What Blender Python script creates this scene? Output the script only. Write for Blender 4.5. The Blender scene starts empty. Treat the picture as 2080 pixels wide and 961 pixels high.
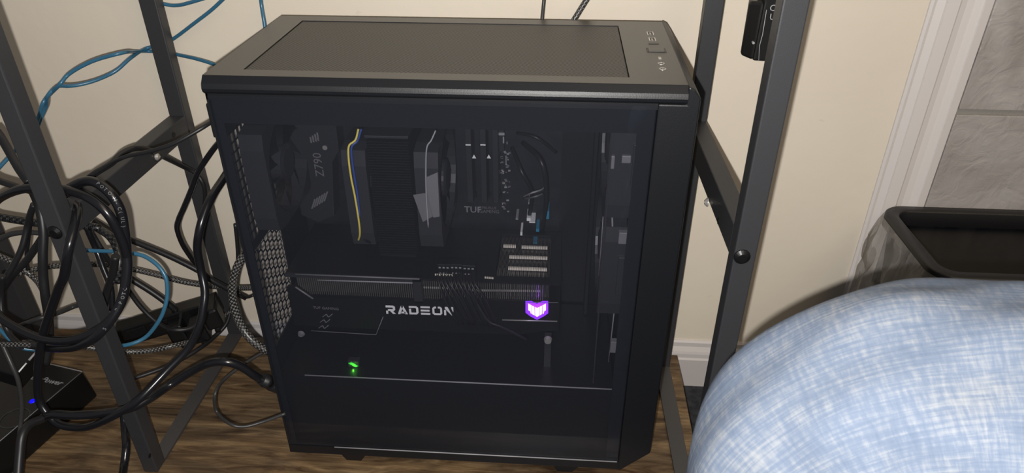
import bpy, bmesh, math, random
from mathutils import Vector, Matrix, Euler
random.seed(7)
S = bpy.context.scene
C = S.collection
# ------------------------------------------------------------------ camera
FPX = 1443.35
CAM = Vector((0.3285, -0.6113, 0.7308))
ROT = Euler((1.01955, 0.00185, 0.06782), 'XYZ')
cam = bpy.data.cameras.new('camera'); camo = bpy.data.objects.new('camera', cam); C.objects.link(camo)
cam.sensor_fit = 'HORIZONTAL'; cam.sensor_width = 36; cam.lens = 36 * FPX / 2080
cam.clip_start = .02
cam.dof.use_dof = True; cam.dof.focus_distance = .95; cam.dof.aperture_fstop = 22
camo.location = CAM; camo.rotation_euler = ROT
S.camera = camo
RM = ROT.to_matrix()
# ------------------------------------------------------------------ world
w = bpy.data.worlds.new('world'); S.world = w; w.use_nodes = True
w.node_tree.nodes['Background'].inputs[0].default_value = (.88, .88, .90, 1)
w.node_tree.nodes['Background'].inputs[1].default_value = .13
# ------------------------------------------------------------------ lights
# the phone's own flash, just below and left of the lens
fl = bpy.data.lights.new('phone_flash', 'POINT'); fl.energy = 24.0; fl.color = (1, .965, .925); fl.shadow_soft_size = .004
flo = bpy.data.objects.new('phone_flash', fl); C.objects.link(flo)
flo.location = CAM + RM @ Vector((-.016, -.022, 0))
# warm room lamp overhead to the right
la = bpy.data.lights.new('ceiling_lamp', 'AREA'); la.shape = 'DISK'; la.size = 1.6; la.energy = 12.0; la.color = (1, .78, .52)
lao = bpy.data.objects.new('ceiling_lamp', la); C.objects.link(lao)
lao.location = (1.5, -.9, 2.3)
lao.rotation_euler = (Vector((.9, .2, .5)) - lao.location).to_track_quat('-Z', 'Y').to_euler()
# ------------------------------------------------------------------ exposure
S.view_settings.view_transform = 'Standard'; S.view_settings.look = 'None'
S.view_settings.exposure = 0.15; S.view_settings.gamma = 1; S.view_settings.use_curve_mapping = False

def at(u, v, ax, val):
    """world point seen at photo pixel (u, v) that has coordinate ax == val"""
    d = RM @ Vector(((u - 1040) / FPX, -(v - 480.5) / FPX, -1))
    t = (val - CAM[ax]) / d[ax]
    return CAM + d * t
def aty(u, v, y): return at(u, v, 1, y)
def atx(u, v, x): return at(u, v, 0, x)
def atz(u, v, z): return at(u, v, 2, z)

# ------------------------------------------------------------------ materials
def mat(name, col, rough=.5, metal=0, spec=.5, bump=None, emit=None, estr=1, noise=None, alpha=None, coat=0):
    """noise = (scale, detail, darker colour, amount); bump = (scale, strength)"""
    m = bpy.data.materials.new(name); m.use_nodes = True
    nt = m.node_tree; b = nt.nodes['Principled BSDF']
    b.inputs['Base Color'].default_value = (*col, 1)
    b.inputs['Roughness'].default_value = rough; b.inputs['Metallic'].default_value = metal
    b.inputs['Specular IOR Level'].default_value = spec
    b.inputs['Coat Weight'].default_value = coat
    tc = nt.nodes.new('ShaderNodeTexCoord')
    if emit:
        b.inputs['Emission Color'].default_value = (*emit, 1); b.inputs['Emission Strength'].default_value = estr
    if noise:
        n = nt.nodes.new('ShaderNodeTexNoise'); n.inputs['Scale'].default_value = noise[0]; n.inputs['Detail'].default_value = noise[1]
        nt.links.new(tc.outputs['Object'], n.inputs['Vector'])
        r = nt.nodes.new('ShaderNodeValToRGB'); r.color_ramp.elements[0].position = .35; r.color_ramp.elements[1].position = .65
        r.color_ramp.elements[0].color = (*noise[2], 1); r.color_ramp.elements[1].color = (*col, 1)
        nt.links.new(n.outputs[0], r.inputs[0]); nt.links.new(r.outputs[0], b.inputs['Base Color'])
    if bump:
        n = nt.nodes.new('ShaderNodeTexNoise'); n.inputs['Scale'].default_value = bump[0]; n.inputs['Detail'].default_value = 3
        nt.links.new(tc.outputs['Object'], n.inputs['Vector'])
        bn = nt.nodes.new('ShaderNodeBump'); bn.inputs['Strength'].default_value = bump[1]; bn.inputs['Distance'].default_value = .001
        nt.links.new(n.outputs[0], bn.inputs['Height']); nt.links.new(bn.outputs[0], b.inputs['Normal'])
    if alpha is not None: b.inputs['Alpha'].default_value = alpha
    return m
def N(nt, typ, **kw):
    n = nt.nodes.new('ShaderNode' + typ)
    for k, v in kw.items():
        if hasattr(n, k) and k not in ('Scale',): setattr(n, k, v)
        else: n.inputs[k].default_value = v
    return n

M = {}
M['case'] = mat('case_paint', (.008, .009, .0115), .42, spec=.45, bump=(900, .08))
M['case_top'] = mat('case_lit_top', (.024, .0235, .0225), .34, spec=1.0, bump=(1500, .05))  # case paint with the wall's reflection lightened into its colour
M['case_gloss'] = mat('case_gloss', (.010, .012, .016), .25, spec=.5)
M['inner'] = mat('inner_black', (.007, .0075, .009), .42)
M['fanblack'] = mat('fan_plastic', (.028, .029, .033), .35)
M['dark'] = mat('dark_plastic', (.005, .0055, .0065), .4)
M['leg'] = mat('powder_coat', (.034, .035, .039), .45, spec=.5, bump=(1400, .15))
M['legflat'] = mat('flat_bar_coat', (.055, .053, .054), .42, spec=.6, bump=(1400, .1))
M['bolt'] = mat('bolt_black', (.006, .006, .007), .38, spec=.35)
M['steel'] = mat('bright_steel', (.50, .48, .45), .38, metal=.5)
M['chrome'] = mat('chrome', (.8, .8, .8), .15, metal=1)
M['cable'] = mat('cable_rubber', (.009, .0095, .012), .24, spec=.55)
M['cable_dull'] = mat('cable_dull', (.013, .013, .015), .42)
M['cable_grey'] = mat('cable_grey', (.035, .035, .036), .4)
M['blue'] = mat('ethernet_blue', (.035, .14, .24), .32, spec=.6)
M['yellow'] = mat('yellow_wire', (.75, .62, .12), .4)
M['bluewire'] = mat('blue_wire', (.03, .07, .30), .4)
M['white'] = mat('white_print', (.92, .92, .92), .5)
M['greyprint'] = mat('grey_print', (.32, .32, .34), .5)
M['dimprint'] = mat('dim_print', (.17, .17, .18), .5)
M['fin'] = mat('heatsink_fin', (.16, .15, .14), .35, metal=.4)
M['finlight'] = mat('lit_fin_edge', (.85, .78, .68), .35, metal=.1)  # pale colour stands in for light caught on the fins
M['pcb'] = mat('pcb', (.012, .013, .017), .5, noise=(60, 4, (.005, .006, .009)))
M['purple'] = mat('purple_lamp', (.4, .1, .9), .4, emit=(.12, .0, 1.0), estr=1.5)
M['logo'] = mat('logo_lamp', (1, 1, 1), .4, emit=(1, .80, 1), estr=1.2)
M['green'] = mat('green_led', (.1, .6, .1), .4, emit=(.06, 1, .05), estr=.22)
M['ledblue'] = mat('blue_led', (.0, .0, 1), .4, emit=(.0, .0, 1), estr=1.6)
M['bin_in'] = mat('bin_shaded_inside', (.004, .0045, .007), .45, spec=.25)  # darker copy of the bin plastic, inner shade put into the colour
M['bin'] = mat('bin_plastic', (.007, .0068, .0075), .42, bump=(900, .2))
M['trim'] = mat('white_gloss_paint', (.72, .68, .66), .35, bump=(60, .1))
M['skirt'] = mat('baseboard_paint', (.60, .57, .56), .4, bump=(80, .2))
M['grout'] = mat('grout', (.30, .28, .25), .85, bump=(500, .5))
M['carpet'] = mat('dark_carpet', (.036, .039, .048), .95, bump=(700, 1), noise=(90, 5, (.014, .015, .020)))
M['plug'] = mat('adapter_plastic', (.011, .011, .011), .3, spec=.5)
M['flap'] = mat('clear_film', (.16, .16, .17), .3)
M['tealchip'] = mat('teal_part', (.03, .25, .42), .4)
M['shoe'] = mat('shoe_dark', (.02, .02, .022), .6)
M['box'] = mat('ups_plastic', (.006, .0065, .007), .30, bump=(600, .1))

def wall_mat():
    m = mat('cream_wall_paint', (.70, .625, .52), .6, spec=.3)
    nt = m.node_tree; b = nt.nodes['Principled BSDF']; tc = nt.nodes['Texture Coordinate']
    n = N(nt, 'TexNoise', Scale=3.0, Detail=4); nt.links.new(tc.outputs['Object'], n.inputs['Vector'])
    r = nt.nodes.new('ShaderNodeValToRGB'); e = r.color_ramp.elements
    e[0].position = .3; e[0].color = (.74, .665, .555, 1); e[1].position = .7; e[1].color = (.80, .73, .615, 1)
    nt.links.new(n.outputs[0], r.inputs[0])
    # scuffs: small brownish marks
    n2 = N(nt, 'TexNoise', Scale=38.0, Detail=5); nt.links.new(tc.outputs['Object'], n2.inputs['Vector'])
    r2 = nt.nodes.new('ShaderNodeValToRGB'); e = r2.color_ramp.elements
    e[0].position = .70; e[0].color = (0, 0, 0, 1); e[1].position = .80; e[1].color = (.6, .6, .6, 1)
    nt.links.new(n2.outputs[0], r2.inputs[0])
    mx = nt.nodes.new('ShaderNodeMixRGB'); mx.inputs[2].default_value = (.42, .34, .26, 1)
    nt.links.new(r2.outputs[0], mx.inputs[0]); nt.links.new(r.outputs[0], mx.inputs[1]); nt.links.new(mx.outputs[0], b.inputs['Base Color'])
    bn = nt.nodes.new('ShaderNodeBump'); bn.inputs['Strength'].default_value = .25; bn.inputs['Distance'].default_value = .002
    n3 = N(nt, 'TexNoise', Scale=45.0, Detail=4); nt.links.new(tc.outputs['Object'], n3.inputs['Vector'])
    nt.links.new(n3.outputs[0], bn.inputs['Height']); nt.links.new(bn.outputs[0], b.inputs['Normal'])
    return m
M['wall'] = wall_mat()

def wood_mat():
    m = mat('brown_laminate', (.2, .12, .06), .42, spec=.4)
    nt = m.node_tree; b = nt.nodes['Principled BSDF']; tc = nt.nodes['Texture Coordinate']
    oi = nt.nodes.new('ShaderNodeObjectInfo')
    mp = nt.nodes.new('ShaderNodeMapping'); mp.inputs['Scale'].default_value = (6, 50, 50)
    nt.links.new(tc.outputs['Object'], mp.inputs['Vector'])
    va = nt.nodes.new('ShaderNodeVectorMath'); va.operation = 'ADD'
    nt.links.new(mp.outputs[0], va.inputs[0]); nt.links.new(oi.outputs['Random'], va.inputs[1])
    n = N(nt, 'TexNoise', Scale=1.6, Detail=8, Distortion=1.4); n.inputs['Roughness'].default_value = .65
    nt.links.new(va.outputs[0], n.inputs['Vector'])
    r = nt.nodes.new('ShaderNodeValToRGB'); e = r.color_ramp.elements
    e[0].position = .32; e[0].color = (.060, .034, .018, 1); e[1].position = .68; e[1].color = (.275, .192, .108, 1)
    x = r.color_ramp.elements.new(.5); x.color = (.155, .102, .056, 1)
    nt.links.new(n.outputs[0], r.inputs[0])
    mp2 = nt.nodes.new('ShaderNodeMapping'); mp2.inputs['Scale'].default_value = (3, 9, 9)
    nt.links.new(tc.outputs['Object'], mp2.inputs['Vector'])
    n2 = N(nt, 'TexNoise', Scale=2.2, Detail=5, Distortion=1.5); nt.links.new(mp2.outputs[0], n2.inputs['Vector'])
    r2 = nt.nodes.new('ShaderNodeValToRGB'); e = r2.color_ramp.elements
    e[0].position = .35; e[0].color = (.42, .42, .45, 1); e[1].position = .65; e[1].color = (1.25, 1.2, 1.1, 1)
    nt.links.new(n2.outputs[0], r2.inputs[0])
    mx = nt.nodes.new('ShaderNodeMixRGB'); mx.blend_type = 'MULTIPLY'; mx.inputs[0].default_value = .85
    nt.links.new(r.outputs[0], mx.inputs[1]); nt.links.new(r2.outputs[0], mx.inputs[2]); nt.links.new(mx.outputs[0], b.inputs['Base Color'])
    bn = nt.nodes.new('ShaderNodeBump'); bn.inputs['Strength'].default_value = .35; bn.inputs['Distance'].default_value = .001
    nt.links.new(n.outputs[0], bn.inputs['Height']); nt.links.new(bn.outputs[0], b.inputs['Normal'])
    return m
M['wood'] = wood_mat()

def tile_mat():
    m = mat('grey_stone_tile', (.4, .37, .34), .38, spec=.5)
    nt = m.node_tree; b = nt.nodes['Principled BSDF']; tc = nt.nodes['Texture Coordinate']
    n = N(nt, 'TexNoise', Scale=9.0, Detail=8, Distortion=.8); nt.links.new(tc.outputs['Object'], n.inputs['Vector'])
    r = nt.nodes.new('ShaderNodeValToRGB'); e = r.color_ramp.elements
    e[0].position = .32; e[0].color = (.30, .27, .25, 1); e[1].position = .7; e[1].color = (.50, .475, .45, 1)
    nt.links.new(n.outputs[0], r.inputs[0]); nt.links.new(r.outputs[0], b.inputs['Base Color'])
    n2 = N(nt, 'TexNoise', Scale=34.0, Detail=8, Distortion=1.2); nt.links.new(tc.outputs['Object'], n2.inputs['Vector'])
    n3 = N(nt, 'TexNoise', Scale=5.0, Detail=2); nt.links.new(tc.outputs['Object'], n3.inputs['Vector'])
    mu = nt.nodes.new('ShaderNodeMath'); mu.operation = 'MULTIPLY'
    nt.links.new(n2.outputs[0], mu.inputs[0]); nt.links.new(n3.outputs[0], mu.inputs[1])
    bn = nt.nodes.new('ShaderNodeBump'); bn.inputs['Strength'].default_value = .9; bn.inputs['Distance'].default_value = .006
    nt.links.new(mu.outputs[0], bn.inputs['Height']); nt.links.new(bn.outputs[0], b.inputs['Normal'])
    return m
M['tile'] = tile_mat()

def mesh_mat():
    m = mat('top_mesh_weave', (.03, .03, .03), .45, spec=.45)
    nt = m.node_tree; b = nt.nodes['Principled BSDF']; tc = nt.nodes['Texture Coordinate']
    mp = nt.nodes.new('ShaderNodeMapping'); mp.inputs['Rotation'].default_value = (0, 0, .785); mp.inputs['Scale'].default_value = (1, 1, 0)
    nt.links.new(tc.outputs['Object'], mp.inputs['Vector'])
    v = nt.nodes.new('ShaderNodeTexVoronoi'); v.inputs['Scale'].default_value = 330; v.inputs['Randomness'].default_value = 0
    nt.links.new(mp.outputs[0], v.inputs['Vector'])
    r = nt.nodes.new('ShaderNodeValToRGB'); e = r.color_ramp.elements
    e[0].position = .30; e[0].color = (.003, .003, .003, 1); e[1].position = .48; e[1].color = (.06, .058, .056, 1)
    nt.links.new(v.outputs['Distance'], r.inputs[0]); nt.links.new(r.outputs[0], b.inputs['Base Color'])
    bn = nt.nodes.new('ShaderNodeBump'); bn.inputs['Strength'].default_value = .6; bn.inputs['Distance'].default_value = .0006
    nt.links.new(v.outputs['Distance'], bn.inputs['Height']); nt.links.new(bn.outputs[0], b.inputs['Normal'])
    return m
M['mesh'] = mesh_mat()

def braid_mat(name, light, bw=.5, dark=(.010, .010, .012)):
    m = mat(name, (.02, .02, .02), .35, spec=.6)
    nt = m.node_tree; b = nt.nodes['Principled BSDF']; tc = nt.nodes['Texture Coordinate']
    ck = nt.nodes.new('ShaderNodeTexChecker'); ck.inputs['Scale'].default_value = 1
    mp = nt.nodes.new('ShaderNodeMapping'); mp.inputs['Rotation'].default_value = (0, 0, .6)
    nt.links.new(tc.outputs['UV'], mp.inputs['Vector']); nt.links.new(mp.outputs[0], ck.inputs['Vector'])
    ck.inputs['Color1'].default_value = (*dark, 1); ck.inputs['Color2'].default_value = (*light, 1)
    ck2 = nt.nodes.new('ShaderNodeTexChecker'); ck2.inputs['Scale'].default_value = 1
    mp2 = nt.nodes.new('ShaderNodeMapping'); mp2.inputs['Rotation'].default_value = (0, 0, -.5); mp2.inputs['Scale'].default_value = (.8, .8, 1)
    nt.links.new(tc.outputs['UV'], mp2.inputs['Vector']); nt.links.new(mp2.outputs[0], ck2.inputs['Vector'])
    ck2.inputs['Color1'].default_value = (.03, .03, .03, 1); ck2.inputs['Color2'].default_value = (1, 1, 1, 1)
    mm = nt.nodes.new('ShaderNodeMixRGB'); mm.blend_type = 'MULTIPLY'; mm.inputs[0].default_value = 1
    nt.links.new(ck.outputs[0], mm.inputs[1]); nt.links.new(ck2.outputs[0], mm.inputs[2]); nt.links.new(mm.outputs[0], b.inputs['Base Color'])
    bn = nt.nodes.new('ShaderNodeBump'); bn.inputs['Strength'].default_value = .6; bn.inputs['Distance'].default_value = .0008
    nt.links.new(ck.outputs[1], bn.inputs['Height']); nt.links.new(bn.outputs[0], b.inputs['Normal'])
    return m
M['braid'] = braid_mat('braided_sleeve', (.30, .29, .28), dark=(.006, .006, .007))
M['braid_dark'] = braid_mat('dark_mesh_sleeve', (.06, .06, .062))

def glass_mat():
    m = bpy.data.materials.new('tinted_glass'); m.use_nodes = True; nt = m.node_tree; nt.nodes.clear()
    o = nt.nodes.new('ShaderNodeOutputMaterial')
    t = nt.nodes.new('ShaderNodeBsdfTransparent'); t.inputs[0].default_value = (.91, .915, .94, 1)
    g = nt.nodes.new('ShaderNodeBsdfGlossy'); g.inputs['Roughness'].default_value = .03; g.inputs[0].default_value = (.6, .63, .68, 1)
    d = nt.nodes.new('ShaderNodeBsdfDiffuse'); d.inputs[0].default_value = (.055, .06, .075, 1)
    f = nt.nodes.new('ShaderNodeFresnel'); f.inputs[0].default_value = 1.5
    a = nt.nodes.new('ShaderNodeMixShader'); a.inputs[0].default_value = .10
    b = nt.nodes.new('ShaderNodeMixShader')
    nt.links.new(t.outputs[0], a.inputs[1]); nt.links.new(d.outputs[0], a.inputs[2])
    ge = nt.nodes.new('ShaderNodeNewGeometry'); k = nt.nodes.new('ShaderNodeMath'); k.operation = 'SUBTRACT'; k.inputs[0].default_value = 1
    mu = nt.nodes.new('ShaderNodeMath'); mu.operation = 'MULTIPLY'
    nt.links.new(ge.outputs['Backfacing'], k.inputs[1]); nt.links.new(k.outputs[0], mu.inputs[0]); nt.links.new(f.outputs[0], mu.inputs[1])
    nt.links.new(mu.outputs[0], b.inputs[0]); nt.links.new(a.outputs[0], b.inputs[1]); nt.links.new(g.outputs[0], b.inputs[2])
    nt.links.new(b.outputs[0], o.inputs[0])
    return m
M['glass'] = glass_mat()
def film_mat(nm, lo, hi):
    m = bpy.data.materials.new(nm); m.use_nodes = True; nt = m.node_tree; nt.nodes.clear()
    o = nt.nodes.new('ShaderNodeOutputMaterial'); tc = nt.nodes.new('ShaderNodeTexCoord')
    t = nt.nodes.new('ShaderNodeBsdfTransparent'); t.inputs[0].default_value = (.93, .92, .90, 1)
    g = nt.nodes.new('ShaderNodeBsdfPrincipled'); g.inputs['Base Color'].default_value = (.42, .40, .38, 1); g.inputs['Roughness'].default_value = .22
    n = N(nt, 'TexNoise', Scale=30.0, Detail=5, Distortion=2.0)
    mp = nt.nodes.new('ShaderNodeMapping'); mp.inputs['Scale'].default_value = (1, 1, .35)
    nt.links.new(tc.outputs['Object'], mp.inputs['Vector']); nt.links.new(mp.outputs[0], n.inputs['Vector'])
    bn = nt.nodes.new('ShaderNodeBump'); bn.inputs['Strength'].default_value = .8; bn.inputs['Distance'].default_value = .006
    nt.links.new(n.outputs[0], bn.inputs['Height']); nt.links.new(bn.outputs[0], g.inputs['Normal'])
    r = nt.nodes.new('ShaderNodeValToRGB'); e = r.color_ramp.elements
    e[0].position = .42; e[0].color = (lo, lo, lo, 1); e[1].position = .75; e[1].color = (hi, hi, hi, 1)
    nt.links.new(n.outputs[0], r.inputs[0])
    b = nt.nodes.new('ShaderNodeMixShader'); nt.links.new(r.outputs[0], b.inputs[0])
    nt.links.new(t.outputs[0], b.inputs[1]); nt.links.new(g.outputs[0], b.inputs[2]); nt.links.new(b.outputs[0], o.inputs[0])
    return m
M['film'] = film_mat('bin_liner_film', .22, .55)
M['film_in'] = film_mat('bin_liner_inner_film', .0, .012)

def denim_mat():
    m = mat('faded_denim', (.12, .17, .27), .85, spec=.15)
    nt = m.node_tree; b = nt.nodes['Principled BSDF']; tc = nt.nodes['Texture Coordinate']
    def streak(sx, sy, lo, hi, sc=1.0):
        mp = nt.nodes.new('ShaderNodeMapping'); mp.inputs['Scale'].default_value = (sx, sy, 1)
        nt.links.new(tc.outputs['UV'], mp.inputs['Vector'])
        n = N(nt, 'TexNoise', Scale=sc, Detail=3); n.inputs['Roughness'].default_value = .6
        nt.links.new(mp.outputs[0], n.inputs['Vector'])
        r = nt.nodes.new('ShaderNodeMapRange'); r.inputs[1].default_value = lo; r.inputs[2].default_value = hi
        nt.links.new(n.outputs[0], r.inputs[0]); return r
    a = streak(55, 520, .32, .76); c2 = streak(520, 60, .32, .76); d = streak(28, 28, .3, .7)
    ad = nt.nodes.new('ShaderNodeMath'); ad.operation = 'ADD'; nt.links.new(a.outputs[0], ad.inputs[0]); nt.links.new(c2.outputs[0], ad.inputs[1])
    ad2 = nt.nodes.new('ShaderNodeMath'); ad2.operation = 'MULTIPLY_ADD'; ad2.inputs[1].default_value = .5
    nt.links.new(ad.outputs[0], ad2.inputs[0])
    ms = nt.nodes.new('ShaderNodeMath'); ms.operation = 'MULTIPLY'; ms.inputs[1].default_value = .35; nt.links.new(d.outputs[0], ms.inputs[0]); nt.links.new(ms.outputs[0], ad2.inputs[2])
    r = nt.nodes.new('ShaderNodeValToRGB'); e = r.color_ramp.elements
    e[0].position = .15; e[0].color = (.115, .150, .215, 1); e[1].position = 1.0; e[1].color = (.255, .275, .30, 1)
    x = r.color_ramp.elements.new(.55); x.color = (.145, .18, .245, 1)
    nt.links.new(ad2.outputs[0], r.inputs[0]); nt.links.new(r.outputs[0], b.inputs['Base Color'])
    bn = nt.nodes.new('ShaderNodeBump'); bn.inputs['Strength'].default_value = .25; bn.inputs['Distance'].default_value = .0006
    nt.links.new(ad.outputs[0], bn.inputs['Height']); nt.links.new(bn.outputs[0], b.inputs['Normal'])
    return m
M['denim'] = denim_mat()

# ------------------------------------------------------------------ builders
def root_of(o):
    while o.parent: o = o.parent
    return o
def tag(o, label=None, cat=None, group=None, kind=None):
    if label: o['label'] = label
    if cat: o['category'] = cat
    if group: o['group'] = group
    if kind: o['kind'] = kind
    return o
def thing(name, label, cat, loc=(0, 0, 0), group=None):
    o = bpy.data.objects.new(name, None); C.objects.link(o); o.location = loc; o.empty_display_size = .02
    return tag(o, label, cat, group)

class MB:
    def __init__(s): s.bm = bmesh.new(); s.uv = None
    def box(s, a, b, bev=0):
        x0, y0, z0 = a; x1, y1, z1 = b
        vs = [s.bm.verts.new(p) for p in ((x0,y0,z0),(x1,y0,z0),(x1,y1,z0),(x0,y1,z0),(x0,y0,z1),(x1,y0,z1),(x1,y1,z1),(x0,y1,z1))]
        fs = [s.bm.faces.new([vs[i] for i in f]) for f in ((0,3,2,1),(4,5,6,7),(0,1,5,4),(1,2,6,5),(2,3,7,6),(3,0,4,7))]
        if bev:
            es = list({e for f in fs for e in f.edges})
            bmesh.ops.bevel(s.bm, geom=es, offset=bev, segments=2, affect='EDGES', profile=.5)
        return s
    def obox(s, c, ax, ay, az, h, bev=0):
        """oriented box: centre c, unit axes, half sizes h"""
        c = Vector(c); ax, ay, az = (Vector(q).normalized() for q in (ax, ay, az))
        vs = [s.bm.verts.new(c + ax*h[0]*i + ay*h[1]*j + az*h[2]*k) for k in (-1,1) for i, j in ((-1,-1),(1,-1),(1,1),(-1,1))]
        fs = [s.bm.faces.new([vs[i] for i in f]) for f in ((0,3,2,1),(4,5,6,7),(0,1,5,4),(1,2,6,5),(2,3,7,6),(3,0,4,7))]
        if bev:
            es = list({e for f in fs for e in f.edges})
            bmesh.ops.bevel(s.bm, geom=es, offset=bev, segments=2, affect='EDGES', profile=.5)
        return s
    def prism(s, prof, axis, a, b):
        """closed 2D profile extruded along axis between a and b; the two other axes in x,y,z order"""
        def P(p, t):
            return {0: (t, p[0], p[1]), 1: (p[0], t, p[1]), 2: (p[0], p[1], t)}[axis]
        A = [s.bm.verts.new(P(p, a)) for p in prof]; B = [s.bm.verts.new(P(p, b)) for p in prof]
        n = len(prof)
        for i in range(n): s.bm.faces.new((A[i], A[(i+1) % n], B[(i+1) % n], B[i]))
        s.bm.faces.new(A[::-1]); s.bm.faces.new(B)
        return s
    def tube(s, pts, r, seg=10, caps=True, uvs=(0, 0)):
        rs = r if isinstance(r, (list, tuple)) else [r] * len(pts)
        pts = [Vector(p) for p in pts]; rings = []
        t0 = (pts[1] - pts[0]).normalized()
        n = t0.cross(Vector((0, 0, 1)))
        if n.length < .1: n = t0.cross(Vector((1, 0, 0)))
        n.normalize()
        if uvs[0] and s.uv is None: s.uv = s.bm.loops.layers.uv.new('UVMap')
        L = [0]
        for i in range(1, len(pts)): L.append(L[-1] + (pts[i] - pts[i-1]).length)
        for i, p in enumerate(pts):
            t = (pts[min(i+1, len(pts)-1)] - pts[max(i-1, 0)])
            if t.length < 1e-9: t = t0
            t.normalize()
            n = (n - t * n.dot(t)); n.normalize(); b = t.cross(n)
            rings.append([s.bm.verts.new(p + (n*math.cos(q) + b*math.sin(q)) * rs[i]) for q in [2*math.pi*k/seg for k in range(seg)]])
        for i in range(len(rings) - 1):
            for k in range(seg):
                f = s.bm.faces.new((rings[i][k], rings[i][(k+1) % seg], rings[i+1][(k+1) % seg], rings[i+1][k])); f.smooth = True
                if uvs[0]:
                    for lp, (l, a) in zip(f.loops, ((L[i], k), (L[i], k+1), (L[i+1], k+1), (L[i+1], k))):
                        lp[s.uv].uv = (l * uvs[0], a / seg * uvs[1])
        if caps: s.bm.faces.new(rings[0][::-1]); s.bm.faces.new(rings[-1])
        return s
    def disc(s, c, ax, r, h, seg=24, r2=None, rin=None):
        """cylinder / frustum / ring centred at c along ax, height h from c"""
        c = Vector(c); ax = Vector(ax).normalized(); r2 = r if r2 is None else r2
        n = ax.cross(Vector((0, 0, 1)))
        if n.length < .1: n = ax.cross(Vector((1, 0, 0)))
        n.normalize(); b = ax.cross(n)
        def ring(rr, d): return [s.bm.verts.new(c + ax*d + (n*math.cos(q)+b*math.sin(q))*rr) for q in [2*math.pi*k/seg for k in range(seg)]]
        A = ring(r, 0); B = ring(r2, h)
        def band(P, Q, flip=False):
            for k in range(seg):
                q = (P[k], P[(k+1) % seg], Q[(k+1) % seg], Q[k]); s.bm.faces.new(q[::-1] if flip else q)
        band(A, B)
        if rin:
            Ai = ring(rin, 0); Bi = ring(rin, h); band(Ai, Bi, True); band(Ai, A); band(B, Bi)
        else: s.bm.faces.new(A[::-1]); s.bm.faces.new(B)
        return s
    def quad(s, *p):
        s.bm.faces.new([s.bm.verts.new(q) for q in p]); return s
    def plate(s, poly, n, t):
        """polygon (3D points) given thickness t along n"""
        n = Vector(n).normalized() * t
        A = [s.bm.verts.new(Vector(p)) for p in poly]; B = [s.bm.verts.new(Vector(p) + n) for p in poly]; k = len(poly)
        for i in range(k): s.bm.faces.new((A[i], A[(i+1) % k], B[(i+1) % k], B[i]))
        s.bm.faces.new(A[::-1]); s.bm.faces.new(B); return s
    def build(s, name, m, parent=None, smooth=False, bevel=0, **tg):
        bmesh.ops.recalc_face_normals(s.bm, faces=s.bm.faces[:])
        if parent is not None: off = Vector(root_of(parent).location)
        else:
            xs = [v.co for v in s.bm.verts]
            off = Vector(((min(v.x for v in xs)+max(v.x for v in xs))/2, (min(v.y for v in xs)+max(v.y for v in xs))/2, min(v.z for v in xs)))
        for v in s.bm.verts: v.co -= off
        me = bpy.data.meshes.new(name); s.bm.to_mesh(me); s.bm.free()
        me.materials.append(M[m] if isinstance(m, str) else m)
        if smooth:
            for p in me.polygons: p.use_smooth = True
        o = bpy.data.objects.new(name, me); C.objects.link(o)
        if parent is not None: o.parent = parent
        else: o.location = off
        if bevel:
            bv = o.modifiers.new('bevel', 'BEVEL'); bv.width = bevel; bv.segments = 2; bv.limit_method = 'ANGLE'
        return tag(o, **tg)

def text_obj(name, body, m, parent, size, origin, ux, uy, depth=.0002, shear=0, align='LEFT', **tg):
    """flat lettering as real mesh; origin = baseline start, ux = reading direction, uy = up"""
    cu = bpy.data.curves.new(name, 'FONT'); cu.body = body; cu.size = size; cu.extrude = depth; cu.shear = shear; cu.align_x = align; cu.resolution_u = 2
    tmp = bpy.data.objects.new('tmp', cu); C.objects.link(tmp)
    bpy.context.view_layer.update()
    me = bpy.data.meshes.new_from_object(tmp.evaluated_get(bpy.context.evaluated_depsgraph_get()))
    bpy.data.objects.remove(tmp)
    ux = Vector(ux).normalized(); uy = Vector(uy); uy = (uy - ux*uy.dot(ux)).normalized(); uz = ux.cross(uy)
    mt = Matrix((ux, uy, uz)).transposed().to_4x4(); mt.translation = Vector(origin) - (Vector(root_of(parent).location) if parent else Vector())
    me.transform(mt); me.materials.clear(); me.materials.append(M[m])
    o = bpy.data.objects.new(name, me); C.objects.link(o)
    if parent: o.parent = parent
    return tag(o, **tg)

def smooth_path(pts, sub=7):
    p = [Vector(q) for q in pts]; p = [p[0]*2 - p[1]] + p + [p[-1]*2 - p[-2]]; out = []
    for i in range(1, len(p) - 2):
        a, b, c, d = p[i-1:i+3]
        for k in range(sub):
            t = k / sub
            out.append(.5 * ((2*b) + (c-a)*t + (2*a-5*b+4*c-d)*t*t + (3*b-a-3*c+d)*t**3))
    out.append(p[-2]); return out
def cable(name, label, pts, r, m, cat='cable', group=None, seg=10, uvs=(0, 0), zmin=None):
    """pts: (u, v, y) photo pixel and depth"""
    r *= .84
    P = []
    for q in pts:
        v = aty(q[0], q[1], q[2])
        if v.z < r + .0005 and v.y < .242 and v.x < .525: v = atz(q[0], q[1], r + .0005)
        P.append(v)
    mb = MB(); mb.tube(smooth_path(P), r, seg, uvs=uvs)
    o = mb.build(name, m); tag(o, label, cat, group); return o

# ================================================================== the setting
def struct(o): o['kind'] = 'structure'; return o
WY = .27
struct(MB().box((-1.6, WY, -.08), (2.4, WY+.1, 1.6)).build('wall_back', 'wall'))
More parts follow.
